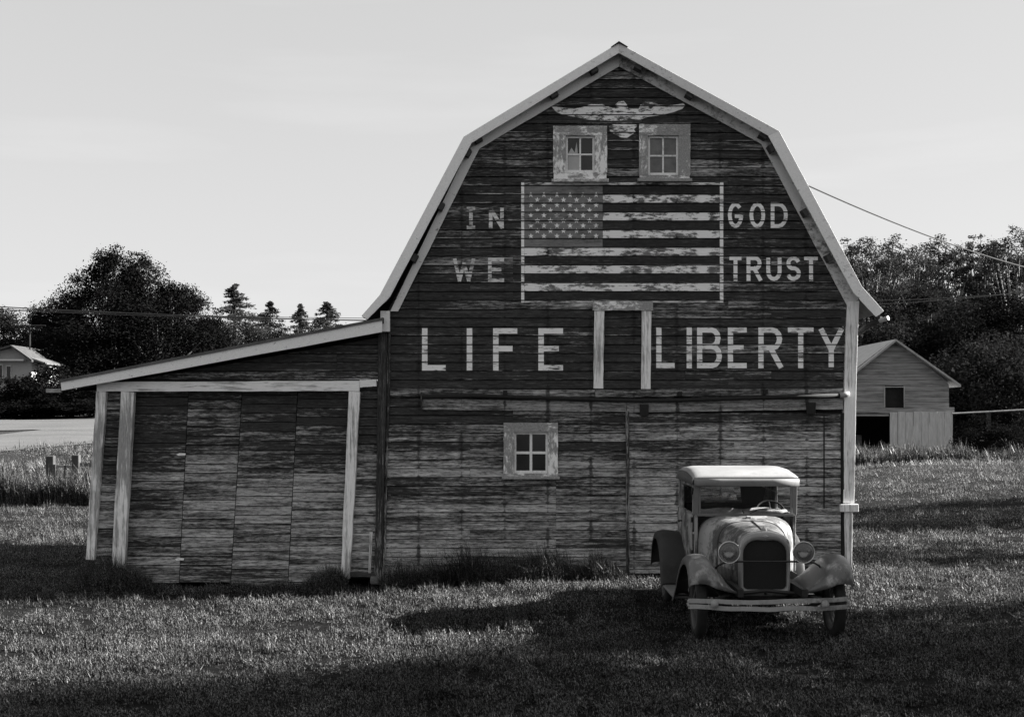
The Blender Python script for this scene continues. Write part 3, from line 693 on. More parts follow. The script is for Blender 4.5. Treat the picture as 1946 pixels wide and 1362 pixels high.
CB = rust_mat('faded_body_paint', .31, .06, .48, .4, 1)
CHD = rust_mat('hood_paint', .28, .06, .52, .28, 5)
CF = rust_mat('fender_paint', .09, .24, .30, .32, 3, .5)
CFR = rust_mat('rear_fender_paint', .035, .03, .4, .6, 3, .3)
CR = rust_mat('roof_paint', .26, .17, .15, .6, 9)
CV_ = rust_mat('shade_darkened_paint', .15, .12, .3, .6, 4)  # car paint darkened to carry the shade on the windscreen pillars
VIS = rust_mat('visor_face_paint', .17, .12, .3, .6, 14)
CS = rust_mat('shell_paint', .24, .09, .3, .25, 6, .6)
CBM = rust_mat('bumper_metal', .33, .14, .3, .6, 2, .3)
CD = plain_mat('dark_frame_paint', .02, .6, .4, 9)
TY = plain_mat('old_tyre_rubber', .018, .8, .4, 9, bstr=.3)
RIM = rust_mat('wheel_paint', .07, .04, .4, .6, 8)
def lens_mat():
    s = NT('headlight_glass'); gl = s.n('ShaderNodeBsdfGlossy'); gl.inputs['Roughness'].default_value = .06; gl.inputs[0].default_value = (.9,.9,.9,1)
    tr = s.n('ShaderNodeBsdfTransparent'); tr.inputs[0].default_value = (.85,.85,.85,1); fr = s.n('ShaderNodeFresnel'); fr.inputs[0].default_value = 1.5
    mx = s.n('ShaderNodeMixShader'); s.l(fr.outputs[0], mx.inputs[0]); s.l(tr.outputs[0], mx.inputs[1]); s.l(gl.outputs[0], mx.inputs[2]); s.l(mx.outputs[0], s.out.inputs[0]); return s.m
LENS = lens_mat()
def hlens_mat():
    s = NT('dusty_headlight_lens'); d = s.n('ShaderNodeBsdfDiffuse'); d.inputs[0].default_value = (.13,.13,.13,1)
    tr = s.n('ShaderNodeBsdfTransparent'); gl = s.n('ShaderNodeBsdfGlossy'); gl.inputs['Roughness'].default_value = .12
    m1 = s.n('ShaderNodeMixShader'); m1.inputs[0].default_value = .5; s.l(tr.outputs[0], m1.inputs[1]); s.l(d.outputs[0], m1.inputs[2])
    fr = s.n('ShaderNodeFresnel'); fr.inputs[0].default_value = 1.5; m2 = s.n('ShaderNodeMixShader'); s.l(fr.outputs[0], m2.inputs[0]); s.l(m1.outputs[0], m2.inputs[1]); s.l(gl.outputs[0], m2.inputs[2])
    s.l(m2.outputs[0], s.out.inputs[0]); return s.m
HLENS = hlens_mat()
RING = plain_mat('tarnished_chrome', .62, .3, .2, 30, metal=.7)
REFL = plain_mat('headlight_reflector', .5, .22, .3, 20, metal=1., bstr=.1)
CLOTH = plain_mat('sun_bleached_seat', .42, .95, .35, 14, bstr=.5, bdist=.02)
DARKIN = plain_mat('dark_cabin_lining', .02, .95, .4, 6)
car = empty('vintage_car', (CX, 15.7, GZ))
tag(car, 'rusty pale vintage car with round headlights parked on the grass before the barn', 'car')
def cx(x): return CX+x
def loft(m, secs, cap=False):
    m.grid(secs)
def arch(w_, zt, zb, n=2.8, k=18, peak=0.):
    """hoop section from the lower left over the top to the lower right"""
    zs = zt-min(w_*.95, zt-zb-.05); out = [(-w_, zb)]
    for i in range(k+1):
        t = math.pi*i/k; c, s_ = math.cos(t), math.sin(t)
        out.append((-w_*math.copysign(abs(c)**(2/n), c), zs+(zt-zs)*abs(s_)**(2/n)+peak*math.exp(-(c/.25)**2)))
    return out+[(w_, zb)]
def arch_at(y, w_, zt, zb, n=2.8, peak=0.): return [(cx(x), y, z) for x, z in arch(w_, zt, zb, n, peak=peak)]
# hood and cowl
hs_ = [(14.57,.262,1.045,.44,2.9),(14.75,.290,1.062,.46,2.9),(15.0,.335,1.082,.48,3.0),(15.27,.385,1.102,.50,3.1)]
m = MB(); loft(m, [arch_at(*q) for q in hs_]); m.build('hood', CHD, car, smooth=True, solid=.006)
cs_ = [(15.275,.388,1.104,.50,3.1),(15.42,.425,1.118,.50,3.3),(15.58,.49,1.132,.50,3.8),(15.72,.555,1.142,.50,4.6)]
m = MB(); loft(m, [arch_at(*q) for q in cs_]); m.build('cowl', CB, car, smooth=True, solid=.006)
m = MB()
m.tube([(cx(0),14.58,1.052),(cx(0),15.0,1.090),(cx(0),15.27,1.110)], .006, 6); m.build('hood_hinge', CD, car)
for sx in (-1, 1):   # hood side seam and louvre band
    m = MB(); m.tube([(cx(sx*.265),14.58,.83),(cx(sx*.338),15.0,.86),(cx(sx*.388),15.27,.885)], .005, 6); m.build('hood_seam', CD, car)
    for q in range(14):
        y = 14.72+q*.037; xx = .285+(y-14.72)*.18
        MB().add([(cx(sx*xx),y,.62),(cx(sx*(xx+.012)),y+.02,.62),(cx(sx*(xx+.012)),y+.02,.80),(cx(sx*xx),y,.80)], [(0,1,2,3)]).build('louvre', CHD, car, solid=.004)
m = MB(); m.box(cx(-.035), cx(.02), 15.42, 15.50, 1.118, 1.150); m.build('fuel_cap', CBM, car, bevel=.01)
for y, w_, zt, zb, n_ in ((15.272,.390,1.107,.50,3.1),(15.70,.553,1.145,.50,4.6)):
    MB().tube(arch_at(y, w_, zt, zb, n_), .004, 5).build('panel_seam', CD, car)
# radiator shell: rounded frame with a dark core
def shell_pts(wx, zt, zb, dip=0.):
    pts = []
    for i in range(13):       # top arch, left to right
        t = math.pi*i/12; c, s_ = math.cos(t), math.sin(t)
        pts.append((-wx*math.copysign(abs(c)**.72, c), zt-.16+.16*abs(s_)**.95+dip*math.exp(-(c/.22)**2)))
    rc = .05
    for a in np.linspace(0, -90, 5): pts.append((wx*.985-rc+rc*math.cos(R(a)), zb+rc+rc*math.sin(R(a))))
    for a in np.linspace(-90, -180, 5): pts.append((-wx*.985+rc+rc*math.cos(R(a)), zb+rc+rc*math.sin(R(a))))
    return pts
rings = []
for y, wx, zt, zb, dp in ((14.62,.272,1.052,.375,.006),(14.50,.272,1.052,.372,.010),(14.475,.262,1.040,.382,.010),(14.470,.240,.99,.425,-.004),(14.485,.233,.975,.440,-.016),(14.53,.230,.972,.443,-.016)):
    rings.append([(cx(x), y, z) for x, z in shell_pts(wx, zt, zb, dp)])
m = MB(); m.grid(rings, close=True); m.build('radiator_shell', CS, car, smooth=True)
m = MB(); m.prism([(cx(x), z) for x, z in shell_pts(.236,.978,.437,-.016)], 14.515, 14.56); m.build('radiator_core', plain_mat('radiator_core', .012, .7, .5, 90, sc=(3,1,.5)), car)
m = MB(); m.lathe([(-.0,.0001),(0,.028),(.012,.032),(.03,.03),(.034,.02),(.045,.016),(.05,.0001)], (cx(-.0),14.54,1.055), 'z', 14); m.build('radiator_cap', CBM, car, smooth=True)
m = MB(); m.prism([(cx(-.035),1.008),(cx(0),.992),(cx(.035),1.008),(cx(0),1.026)], 14.462, 14.472); m.build('badge', CBM, car, bevel=.003)
m = MB(); m.lathe([(0,.0001),(0,.014),(.01,.014),(.01,.0001)], (cx(0),14.462,.402), 'y', 12); m.build('crank_hole', M['iron'], car)
# headlights and the tie bar
for sx in (-1, 1):
    hx = cx(sx*.386-.045); hy = 14.17; hz = .868; hl = empty('headlight', (hx, hy, hz), car)
    MB().lathe([(0.0,.112),(.03,.108),(.07,.096),(.12,.07),(.16,.035),(.175,.0001)], (hx,hy,hz), 'y', 28).build('bucket', CBM, hl, smooth=True)
    MB().lathe([(.002,.106),(-.010,.107),(-.014,.111),(-.010,.115),(.010,.115),(.016,.111)], (hx,hy,hz), 'y', 32).build('trim_ring', RING, hl, smooth=True)
    MB().lathe([(.003,.107),(.022,.095),(.044,.07),(.056,.04),(.060,.0001)], (hx,hy,hz), 'y', 28).build('reflector', REFL, hl, smooth=True)
    MB().lathe([(-.004,.107),(-.012,.07),(-.016,.0001)], (hx,hy,hz), 'y', 28).build('lens', HLENS, hl, smooth=True)
    m = MB(); m.tube([(hx,hy+.06,hz-.1),(hx,hy+.07,.762)], .014, 8); m.build('post', CD, hl)
m = MB(); pts_ = [(cx(-.57),14.33,.66),(cx(-.53),14.30,.715),(cx(-.47),14.27,.75),(cx(-.40),14.25,.762)]+[(cx(x),14.25,.764) for x in np.linspace(-.3,.3,7)]+[(cx(.40),14.25,.762),(cx(.47),14.27,.75),(cx(.53),14.30,.715),(cx(.57),14.33,.66)]
m.tube(pts_, .010, 8); m.build('headlight_bar', CD, car, smooth=True)
# bumper: two slightly sprung bars
bp = empty('bumper', (cx(-.07), 13.85, .38), car)
for z0, sag in ((.412, 0), (.340, .004)):
    rows = []
    for i in range(25):
        t = i/24*2-1; x = cx(-.07+t*.815); y = 13.83+.10*abs(t)**2.6+.006*math.sin(i*1.9); z = z0-.010*(1-t*t)+sag*math.sin(i*.9)+.004*math.sin(i*.5)+.012*t*(z0 > .4)
        rows.append([(x,y,z-.023),(x,y-.0008,z),(x,y,z+.023),(x,y+.009,z+.021),(x,y+.009,z-.021)])
    m = MB(); m.grid(rows, close=True); m.build('bumper_bar', CBM, bp, smooth=False)
for sx in (-1, 1):
    x = cx(-.07+sx*.80); MB().tube([(x,13.935,.41),(x+sx*.015,13.94,.395),(x+sx*.02,13.942,.375),(x+sx*.015,13.94,.355),(x,13.935,.34)], .013, 8).build('end_bolt', CBM, bp, smooth=True)
    x = cx(-.02+sx*.56-.05); MB().lathe([(-.012,.0001),(-.012,.038),(.02,.040),(.03,.03)], (x,13.84,.376), 'y', 16).build('clamp', CBM, bp, smooth=True)
    MB().tube([(x,13.86,.376),(x-sx*.05,14.05,.40),(cx(sx*.34),14.3,.43)], .022, 8).build('bumper_arm', CD, bp)
# frame, axle, apron
MB().box(cx(-.36), cx(-.30), 14.05, 18.3, .42, .50).build('chassis_rail', CD, car); MB().box(cx(.30), cx(.36), 14.05, 18.3, .42, .50).build('chassis_rail', CD, car)
MB().prismx([(14.50,.345),(14.58,.335),(14.66,.40),(14.66,.44),(14.52,.37)], cx(-.24), cx(.24)).build('front_apron', CD, car, bevel=.01)
MB().tube([(cx(-.66),14.42,.33),(cx(-.60),14.42,.335),(cx(-.45),14.42,.27),(cx(-.2),14.42,.245),(cx(.2),14.42,.245),(cx(.45),14.42,.27),(cx(.60),14.42,.335),(cx(.66),14.42,.33)], .026, 8).build('front_axle', CD, car, smooth=True)
MB().tube([(cx(-.55),14.42,.34),(cx(-.3),14.42,.41),(cx(0),14.42,.44),(cx(.3),14.42,.41),(cx(.55),14.42,.34)], .022, 6).build('front_spring', CD, car)
MB().tube([(cx(-.6),14.56,.31),(cx(.6),14.56,.30)], .012, 6).build('tie_rod', CD, car)
rows = [[(cx(x), y, .35-.06*(1-(x/.45)**2)+.02*(y-14.5)) for x in np.linspace(-.45,.45,9)] for y in (14.45,14.9,15.6)]
MB().grid(rows).build('engine_pan', CD, car, smooth=True, solid=.01)
# wheels
def make_wheel(x, y, z, steer=0.):
    wh = empty('wheel', (x, y, z), car); r_ = .365
    MB().lathe([(-.044,.262),(-.052,.285),(-.054,.315),(-.048,.345),(-.032,.361),(0,r_),(.032,.361),(.048,.345),(.054,.315),(.052,.285),(.044,.262),(0,.25),(-.048,.262)], (x,y,z), 'x', 44).build('tyre', TY, wh, smooth=True)
    MB().lathe([(-.05,.268),(-.052,.25),(-.03,.243),(.03,.243),(.052,.25),(.05,.268)], (x,y,z), 'x', 40).build('rim', RIM, wh, smooth=True)
    MB().lathe([(-.075,.0001),(-.078,.045),(-.06,.06),(.05,.06),(.06,.05),(.075,.0001)], (x,y,z), 'x', 18).build('hub', RIM, wh, smooth=True)
    m = MB()
    for q in range(30):
        a = 2*math.pi*q/30; a2 = a+(.3 if q % 2 else -.3); xo = -.055 if q % 3 else .045
        m.tube([(x+xo,y+.055*math.cos(a2),z+.055*math.sin(a2)),(x,y+.247*math.cos(a),z+.247*math.sin(a))], .004, 4, cap=False)
    m.build('spokes', RIM, wh, kind='stuff'); return wh
WZ = GZ+.355
for sx in (-1, 1): make_wheel(cx(sx*.715), 14.42, WZ)
for sx in (-1, 1): make_wheel(cx(sx*.745), 17.05, WZ+.01)
# front fenders with the inner valance falling to the frame
def fender(sx):
    path = [(13.985,.545),(13.975,.60),(14.00,.67),(14.06,.735),(14.16,.785),(14.30,.812),(14.44,.815),(14.60,.795),(14.76,.745),(14.92,.66),(15.06,.55),(15.20,.44),(15.32,.35),(15.44,.285),(15.58,.25)]
    rows = []
    for i, (y, zc) in enumerate(path):
        f = sstep(14.7, 15.3, y); zin = .43+.0*f; lip = sstep(14.1, 13.97, y)
        zin = min(zc-.03, .43+.02*math.sin(i))
        w_ = .01*math.sin(i*1.3)
        xs = [(.868,zc-.085-.02*(1-f)),(.872,zc-.045),(.850,zc-.010),(.80,zc+.008),(.735,zc+.012),(.675,zc+.002),(.620,zc-.03),(.560,zc-.03+(zin-zc+.03)*.26),(.48,zc-.03+(zin-zc+.03)*.55),(.40,zc-.03+(zin-zc+.03)*.82),(.335,zin)]
        rows.append([(cx(sx*x*(.955 if sx > 0 else .99)), y+(.0 if i else .01)+(.16*sstep(.70,.34,x)*(1-f))+.11*max(0,abs(x-.745)/.13)**2.2*(x > .62)*sstep(14.35,13.98,y), z+w_*.2) for x, z in xs])
    m = MB(); m.grid(rows); return m.build('front_fender', CF, car, smooth=True, solid=.008, subd=1)
fender(-1); fender(1)
def rear_fender(sx):
    path = [(16.40,.26),(16.43,.38),(16.47,.50),(16.54,.63),(16.66,.75),(16.82,.83),(17.02,.862),(17.22,.84),(17.38,.77),(17.50,.66),(17.57,.53),(17.60,.40)]
    rows = []
    for i, (y, zc) in enumerate(path):
        rows.append([(cx(sx*x), y, z) for x, z in ((.868,zc-.10),(.870,zc-.05),(.855,zc-.015),(.82,zc),(.76,zc+.005),(.68,zc),(.60,zc-.01),(.53,zc-.02))])
    rows = [[(x-.025, y, z) for x, y, z in r_] for r_ in rows]
    m = MB(); m.grid(rows); m.build('rear_fender', CFR, car, smooth=True, solid=.008, subd=1)
rear_fender(-1); rear_fender(1)
for sx in (-1, 1):
    MB().box(min(cx(sx*.60),cx(sx*.865)), max(cx(sx*.60),cx(sx*.865)), 15.42, 16.5, .225, .255).build('running_board', CV_, car, bevel=.008)
    MB().add([(cx(sx*.60),15.3,.25),(cx(sx*.60),16.5,.25),(cx(sx*.50),16.5,.52),(cx(sx*.50),15.3,.52)], [(0,1,2,3)]).build('splash_apron', CF, car, solid=.006)
# cab
WB, YF, YR, ZB, ZH = .585, 15.73, 17.20, 1.145, 1.485
MB().box(cx(-WB+.01), cx(WB-.01), YF+.02, YR, .50, .53).build('cab_floor', DARKIN, car)
for sx in (-1, 1):
    def side(y0, y1, z0, z1, xo, th=.028): x = (cx(sx*xo), cx(sx*(xo-th))); return (min(x), max(x), y0, y1, z0, z1)
    door = empty('door', (cx(sx*WB), 16.3, .5), car)
    rows = []
    for z, xo in ((.50,.560),(.58,.578),(.75,.592),(.95,.594),(1.08,.590),(1.135,.586)): rows.append([(cx(sx*xo), y, z) for y in (YF+.115,16.1,16.5,16.86)])
    MB().grid(rows).build('door_skin', CB, door, smooth=True, solid=.012)
    MB().box(*side(YF+.115, YF+.155, ZB, ZH, .588)).build('window_frame', CB, door, bevel=.004)
    MB().box(*side(16.84, 16.88, ZB, ZH, .588)).build('window_frame', CB, door, bevel=.004)
    MB().box(*side(YF+.155, 16.84, 1.136, 1.150, .594, .04)).build('window_ledge', CB, door, bevel=.003)
    MB().box(*side(YF+.155, 16.84, ZH-.03, ZH, .588)).build('window_frame', CB, door, bevel=.004)
    MB().tube([(cx(sx*.60),16.74,1.0),(cx(sx*.64),16.75,1.0),(cx(sx*.645),16.68,.995)], .011, 6).build('handle', M['iron'], door)
    for z in (.70, 1.08, 1.40): MB().tube([(cx(sx*.598),YF+.105,z-.03),(cx(sx*.598),YF+.105,z+.03)], .013, 6).build('hinge', CD, door)
    rows = []
    for z, xo in ((.50,.560),(.58,.578),(.75,.592),(.95,.594),(1.08,.590),(1.14,.586)): rows.append([(cx(sx*xo), y, z) for y in (16.875,17.05,17.16,YR)])
    MB().grid(rows).build('rear_quarter', CB, car, smooth=True, solid=.012)
    MB().box(*side(16.89, YR, 1.135, ZH+.02, .586)).build('rear_pillar', CB, car, bevel=.006)
    MB().box(*side(YF-.03, YF+.10, .50, ZB, .577, .03)).build('cowl_side', CB, car, bevel=.006)
    MB().prismx([(YF-.02,ZB-.01),(YF+.06,ZB-.01),(YF+.03,ZH+.03),(YF-.05,ZH+.03)], min(cx(sx*.592),cx(sx*.535)), max(cx(sx*.592),cx(sx*.535))).build('windscreen_pillar', CV_, car, bevel=.006)
    MB().box(*side(YF, YR, ZH, 1.545, .590, .03)).build('cant_rail', CV_, car, bevel=.008)
# back panel with its window
MB().box(cx(-.57), cx(.57), YR-.02, YR+.005, .50, 1.22).build('back_panel', CB, car)
MB().box(cx(-.57), cx(.57), YR-.02, YR+.005, 1.445, 1.55).build('back_panel', CB, car)
MB().box(cx(-.57), cx(-.365), YR-.02, YR+.005, 1.22, 1.445).build('back_panel', CB, car); MB().box(cx(.30), cx(.57), YR-.02, YR+.005, 1.22, 1.445).build('back_panel', CB, car)
bw_ = MB(); bw_.box(cx(-.375), cx(.31), YR-.035, YR-.021, 1.212, 1.226); bw_.box(cx(-.375), cx(.31), YR-.035, YR-.021, 1.44, 1.454); bw_.box(cx(-.379), cx(-.365), YR-.035, YR-.021, 1.212, 1.454); bw_.box(cx(.30), cx(.314), YR-.035, YR-.021, 1.212, 1.454)
bw_.build('rear_window_frame', CBM, car); MB().box(cx(-.365), cx(.30), YR-.010, YR-.006, 1.226, 1.44).build('rear_glass', LENS, car)
# windscreen frame and glass
wf = MB(); yb, yt = YF-.045, YF-.075
wf.prismx([(YF-.04,1.13),(YF,1.13),(YF,1.16),(YF-.045,1.16)], cx(-.555), cx(.555)); wf.box(cx(-.535), cx(-.515), YF-.035, YF-.01, 1.16, 1.49); wf.box(cx(.515), cx(.535), YF-.035, YF-.01, 1.16, 1.49)
wf.build('windscreen_frame', CV_, car, bevel=.003)
MB().box(cx(-.515), cx(.515), YF-.024, YF-.020, 1.16, 1.49).build('windscreen', LENS, car)
# roof: crowned, lit top, with a visor across the front
rows = []
for y, lift, dz in ((YF-.07,.012,-.012),(YF-.03,.03,0),(YF+.15,.062,0),(16.2,.098,0),(16.6,.108,0),(16.95,.085,0),(17.12,.05,0),(YR+.02,.0,-.03)):
    row = []
    for t in (-1,-.985,-.95,-.89,-.8,-.65,-.4,-.2,0,.2,.4,.65,.8,.89,.95,.985,1):
        zz = 1.565+dz+lift*(1-.30*abs(t)**12)-.022*abs(t)**30
        row.append((cx(t*.607), y, zz))
    rows.append(row)
MB().grid(rows).build('roof', CR, car, smooth=True, solid=.01)
for k_ in (0, -1):
    sg = -1 if k_ == 0 else 1
    MB().grid([[(r_[k_][0]+sg*.001, r_[k_][1], r_[k_][2]-.004), (r_[k_][0]+sg*.006, r_[k_][1], (r_[k_][2]+1.495)/2), (r_[k_][0]-sg*.004, r_[k_][1], 1.495)] for r_ in rows]).build('roof_side', CF, car, smooth=True, solid=.008)
rows = [[(cx(x), y, z) for x in (-.60,-.3,0,.3,.60)] for y, z in ((YF-.072,1.563),(YF-.105,1.555),(YF-.118,1.535),(YF-.112,1.485),(YF-.105,1.482))]
MB().grid(rows).build('visor', VIS, car, smooth=True, solid=.012)
MB().tube([(cx(-.60),YF-.09,1.565),(cx(.60),YF-.09,1.567)], .007, 6).build('drip_moulding', CD, car)
for sx in (-1, 1): MB().box(min(cx(sx*.595),cx(sx*.615)), max(cx(sx*.595),cx(sx*.615)), YF-.01, YF+.03, 1.42, 1.455).build('visor_bracket', CD, car, bevel=.004)
# cabin: bench seat, dash, wheel, hanging lining
rows = [[(cx(x), y+.015*math.sin(x*9), z+.012*math.sin(x*14+y*9)) for x in np.linspace(-.52,.50,14)] for y, z in ((15.78,1.13),(15.80,1.185),(15.86,1.205),(15.93,1.20),(15.97,1.15))]
MB().grid(rows).build('dashboard', CLOTH, car, smooth=True, solid=.01)
MB().prismx([(16.85,.75),(16.95,.75),(17.12,1.20),(17.02,1.20)], cx(-.53), cx(.53)).build('seat_back', DARKIN, car, bevel=.03)
MB().prismx([(16.3,.72),(16.9,.68),(16.9,.85),(16.3,.88)], cx(-.53), cx(.53)).build('seat_cushion', DARKIN, car, bevel=.03)
MB().prism([(cx(.45),1.50),(cx(.10),1.50),(cx(.15),1.44),(cx(.18),1.20),(cx(.43),1.20),(cx(.50),1.50)], 17.0, 17.02).build('hanging_lining', DARKIN, car)
sw = empty('steering_wheel', (cx(.27),16.13,1.20), car); m = MB(); pts_ = []
for q in range(25):
    a = 2*math.pi*q/24; pts_.append((cx(.36+.165*math.cos(a)), 16.10+.10*math.sin(a), 1.165+.175*math.sin(a)*.62))
m.tube(pts_, .012, 6, cap=False); m.build('wheel_rim', M['iron'], sw, smooth=True)
for a in (90, 210, 330): MB().tube([(cx(.36),16.06,1.14),(cx(.36+.16*math.cos(R(a))),16.10+.1*math.sin(R(a)),1.165+.108*math.sin(R(a)))], .008, 6).build('wheel_spoke', M['iron'], sw)
MB().tube([(cx(.36),16.06,1.14),(cx(.30),15.75,.85)], .018, 8).build('steering_column', M['iron'], sw)
for x in (-.02, .05): MB().tube([(cx(x),YF-.045,1.165),(cx(x+.05*(1 if x > 0 else -1)+.03),YF-.05,1.20)], .006, 5).build('wiper', M['iron'], car)
MB().tube([(cx(.35),16.6,1.43),(cx(.50),16.3,1.36)], .005, 5).build('loose_rod', CBM, car)
# short pickup box behind the cab
for sx in (-1, 1): MB().box(min(cx(sx*.40),cx(sx*.43)), max(cx(sx*.40),cx(sx*.43)), YR+.04, 18.45, .52, .86).build('box_side', CB, car, bevel=.006)
MB().box(cx(-.4), cx(.4), YR+.04, 18.45, .52, .55).build('box_floor', CD, car); MB().box(cx(-.4), cx(.4), 18.42, 18.45, .552, .86).build('tailgate', CB, car)

# ------------------------------------------------------------------ far shed
def shed():
    D = 54.; px = D/F; ux = lambda u: (u-CU)*px; vz = lambda v: EYE-(v-CV)*px
    t = tag(empty('small_shed', (ux(1700), D, vz(855))), 'small grey plank shed with a dark square opening, up the slope beyond the barn', 'shed')
    gm_ = plain_mat('shed_grey_boards', .23, .9, .5, 1, sc=(1.2,1.2,14), bstr=.4); rm = plain_mat('shed_roof_tin', .32, .5, .25, 3, spec=.4); pm = plain_mat('shed_panel_tin', .46, .75, .22, 2, sc=(6,6,1)); dm = M['inner']
    L = [(645,1698),(716,1600)]; Rr = [(645,1699),(727,1803),(776,1803)]
    v = 647; i = 0
    while v < 775:
        vb = min(v+10.6, 776)
        l0, l1 = max(1596, 1698-(v-645)*1.32), max(1596, 1698-(vb-645)*1.32); r0, r1 = interp(Rr, v), interp(Rr, vb)
        spans = [(l0,l1,r0,r1)]
        if vb > 737 and v < 773: spans = [(l0,l1,1681,1681),(1717,1717,r0,r1)]
        for a0, a1, b0, b1 in spans:
            yo = D+.01*math.sin(i*5.1)
            m = MB(); m.prism([(ux(a0),vz(v)-.012),(ux(b0),vz(v)-.012),(ux(b1),vz(vb)),(ux(a1),vz(vb))], yo-.03, yo); m.build('plank', gm_, t)
        v = vb; i += 1
    MB().box(ux(1597), ux(1801), D+.14, D+.18, vz(776), vz(735)).build('inner_wall', dm, t)
    dep = 5.5
    for (a, b) in (((1698.5,645),(1590,731)),((1698.5,645),(1821,731))):
        x0, z0, x1, z1 = ux(a[0]), vz(a[1]), ux(b[0]), vz(b[1])
        MB().prism([(x0,z0),(x1,z1),(x1,z1-.09),(x0,z0-.09)], D-.35, D+dep).build('roof_panel', rm, t)
    MB().box(ux(1596), ux(1598), D, D+dep, vz(860), vz(730)).build('side_wall', gm_, t); MB().box(ux(1801), ux(1803), D+.02, D+dep, vz(860), vz(730)).build('side_wall', gm_, t)
    MB().box(ux(1597), ux(1802), D+dep-.05, D+dep, vz(860), vz(728)).build('back_wall', dm, t)
    for a, b, c, d in ((1679,1681.5,736,774),(1717,1719,736,774),(1679,1719,734,736)): MB().box(ux(a), ux(b), D-.06, D-.02, vz(d), vz(c)).build('window_trim', rm, t)
    m = MB(); wobble_board(m, (ux(1596),vz(780)), (ux(1812),vz(779)), .22, .2, D-.12, D-.05, 10, .02); m.build('sill_board', gm_, t)
    MB().box(ux(1596), ux(1688), D-.10, D-.06, vz(790.5), vz(786.5)).build('rail', gm_, t)
    n = 24
    for q in range(8):
        x0 = ux(1689)+(ux(1808)-ux(1689))*q/8; x1 = ux(1689)+(ux(1808)-ux(1689))*(q+1)/8; zt = vz(782+rnd.uniform(-1,1))
        MB().prism([(x0+.006,zt),(x1-.006,zt),(x1-.006,vz(872)),(x0+.006,vz(872))], D-.16-.02*(q % 2), D-.13-.02*(q % 2)).build('panel_sheet', pm, t)
    MB().box(ux(1596), ux(1604), D-.08, D, vz(872), vz(782)).build('post', gm_, t)
    MB().box(ux(1640), ux(1662), D+2, D+2.8, vz(870), vz(828)).build('crate', gm_, t)
shed()
def rail():
    D = 52.; t = tag(empty('field_fence', (P(1870,0,D)[0], D, 1)), 'single pale rail fence running right from the small shed', 'fence')
    wm = plain_mat('pale_rail', .22, .8, .3, 6)
    for a, b in (((1809,785.5),(1880,782)),((1880.5,782),(1960,777.5)),((1960.5,777.5),(2060,772))):
        m = MB(); m.tube([P(a[0],a[1],D), P(b[0],b[1],D)], .038, 6); m.build('rail', wm, t)
    for u, v in ((1880,782),(1960,777),(2058,772)):
        x, y, z = P(u, v, D+.1); MB().box(x-.06, x+.06, y, y+.12, ground_z(x,y)-.2, z+.03).build('post', M['soffit'], t)
rail()
def left_fence():
    D = 37.; t = tag(empty('plank_fence', (P(100,0,D)[0], D, 0)), 'old fence of stubby wooden posts and a plank at the road, left of the garage', 'fence')
    pm = plain_mat('fence_post_wood', .06, .9, .4, 5)
    for u0, u1, vt in ((89,104,866),(138,152,864)):
        x0, _, z1 = P(u0, vt, D); x1 = P(u1, vt, D)[0]; MB().box(x0, x1, D-.1, D+.1, ground_z(x0,D)-.3, z1).build('post', pm, t, bevel=.02)
    x0, _, z0 = P(152, 886, D); x1, _, z1 = P(240, 879, D); MB().box(x0, x1, D-.02, D+.02, z0, z1).build('rail', plain_mat('fence_rail_wood', .12, .9, .3, 5), t)
    x0, _, z0 = P(104, 889, D); x1, _, z1 = P(138, 884, D); MB().box(x0, x1, D+.1, D+.13, z0, z1).build('rail', M['galv'], t)
    for u, v in ((4,880),(120,884),(-60,875)):
        x, _, z = P(u, v, D); MB().tube([(x,D,ground_z(x,D)-.2),(x+.05,D,z)], .03, 6).build('stake', pm, t)
left_fence()
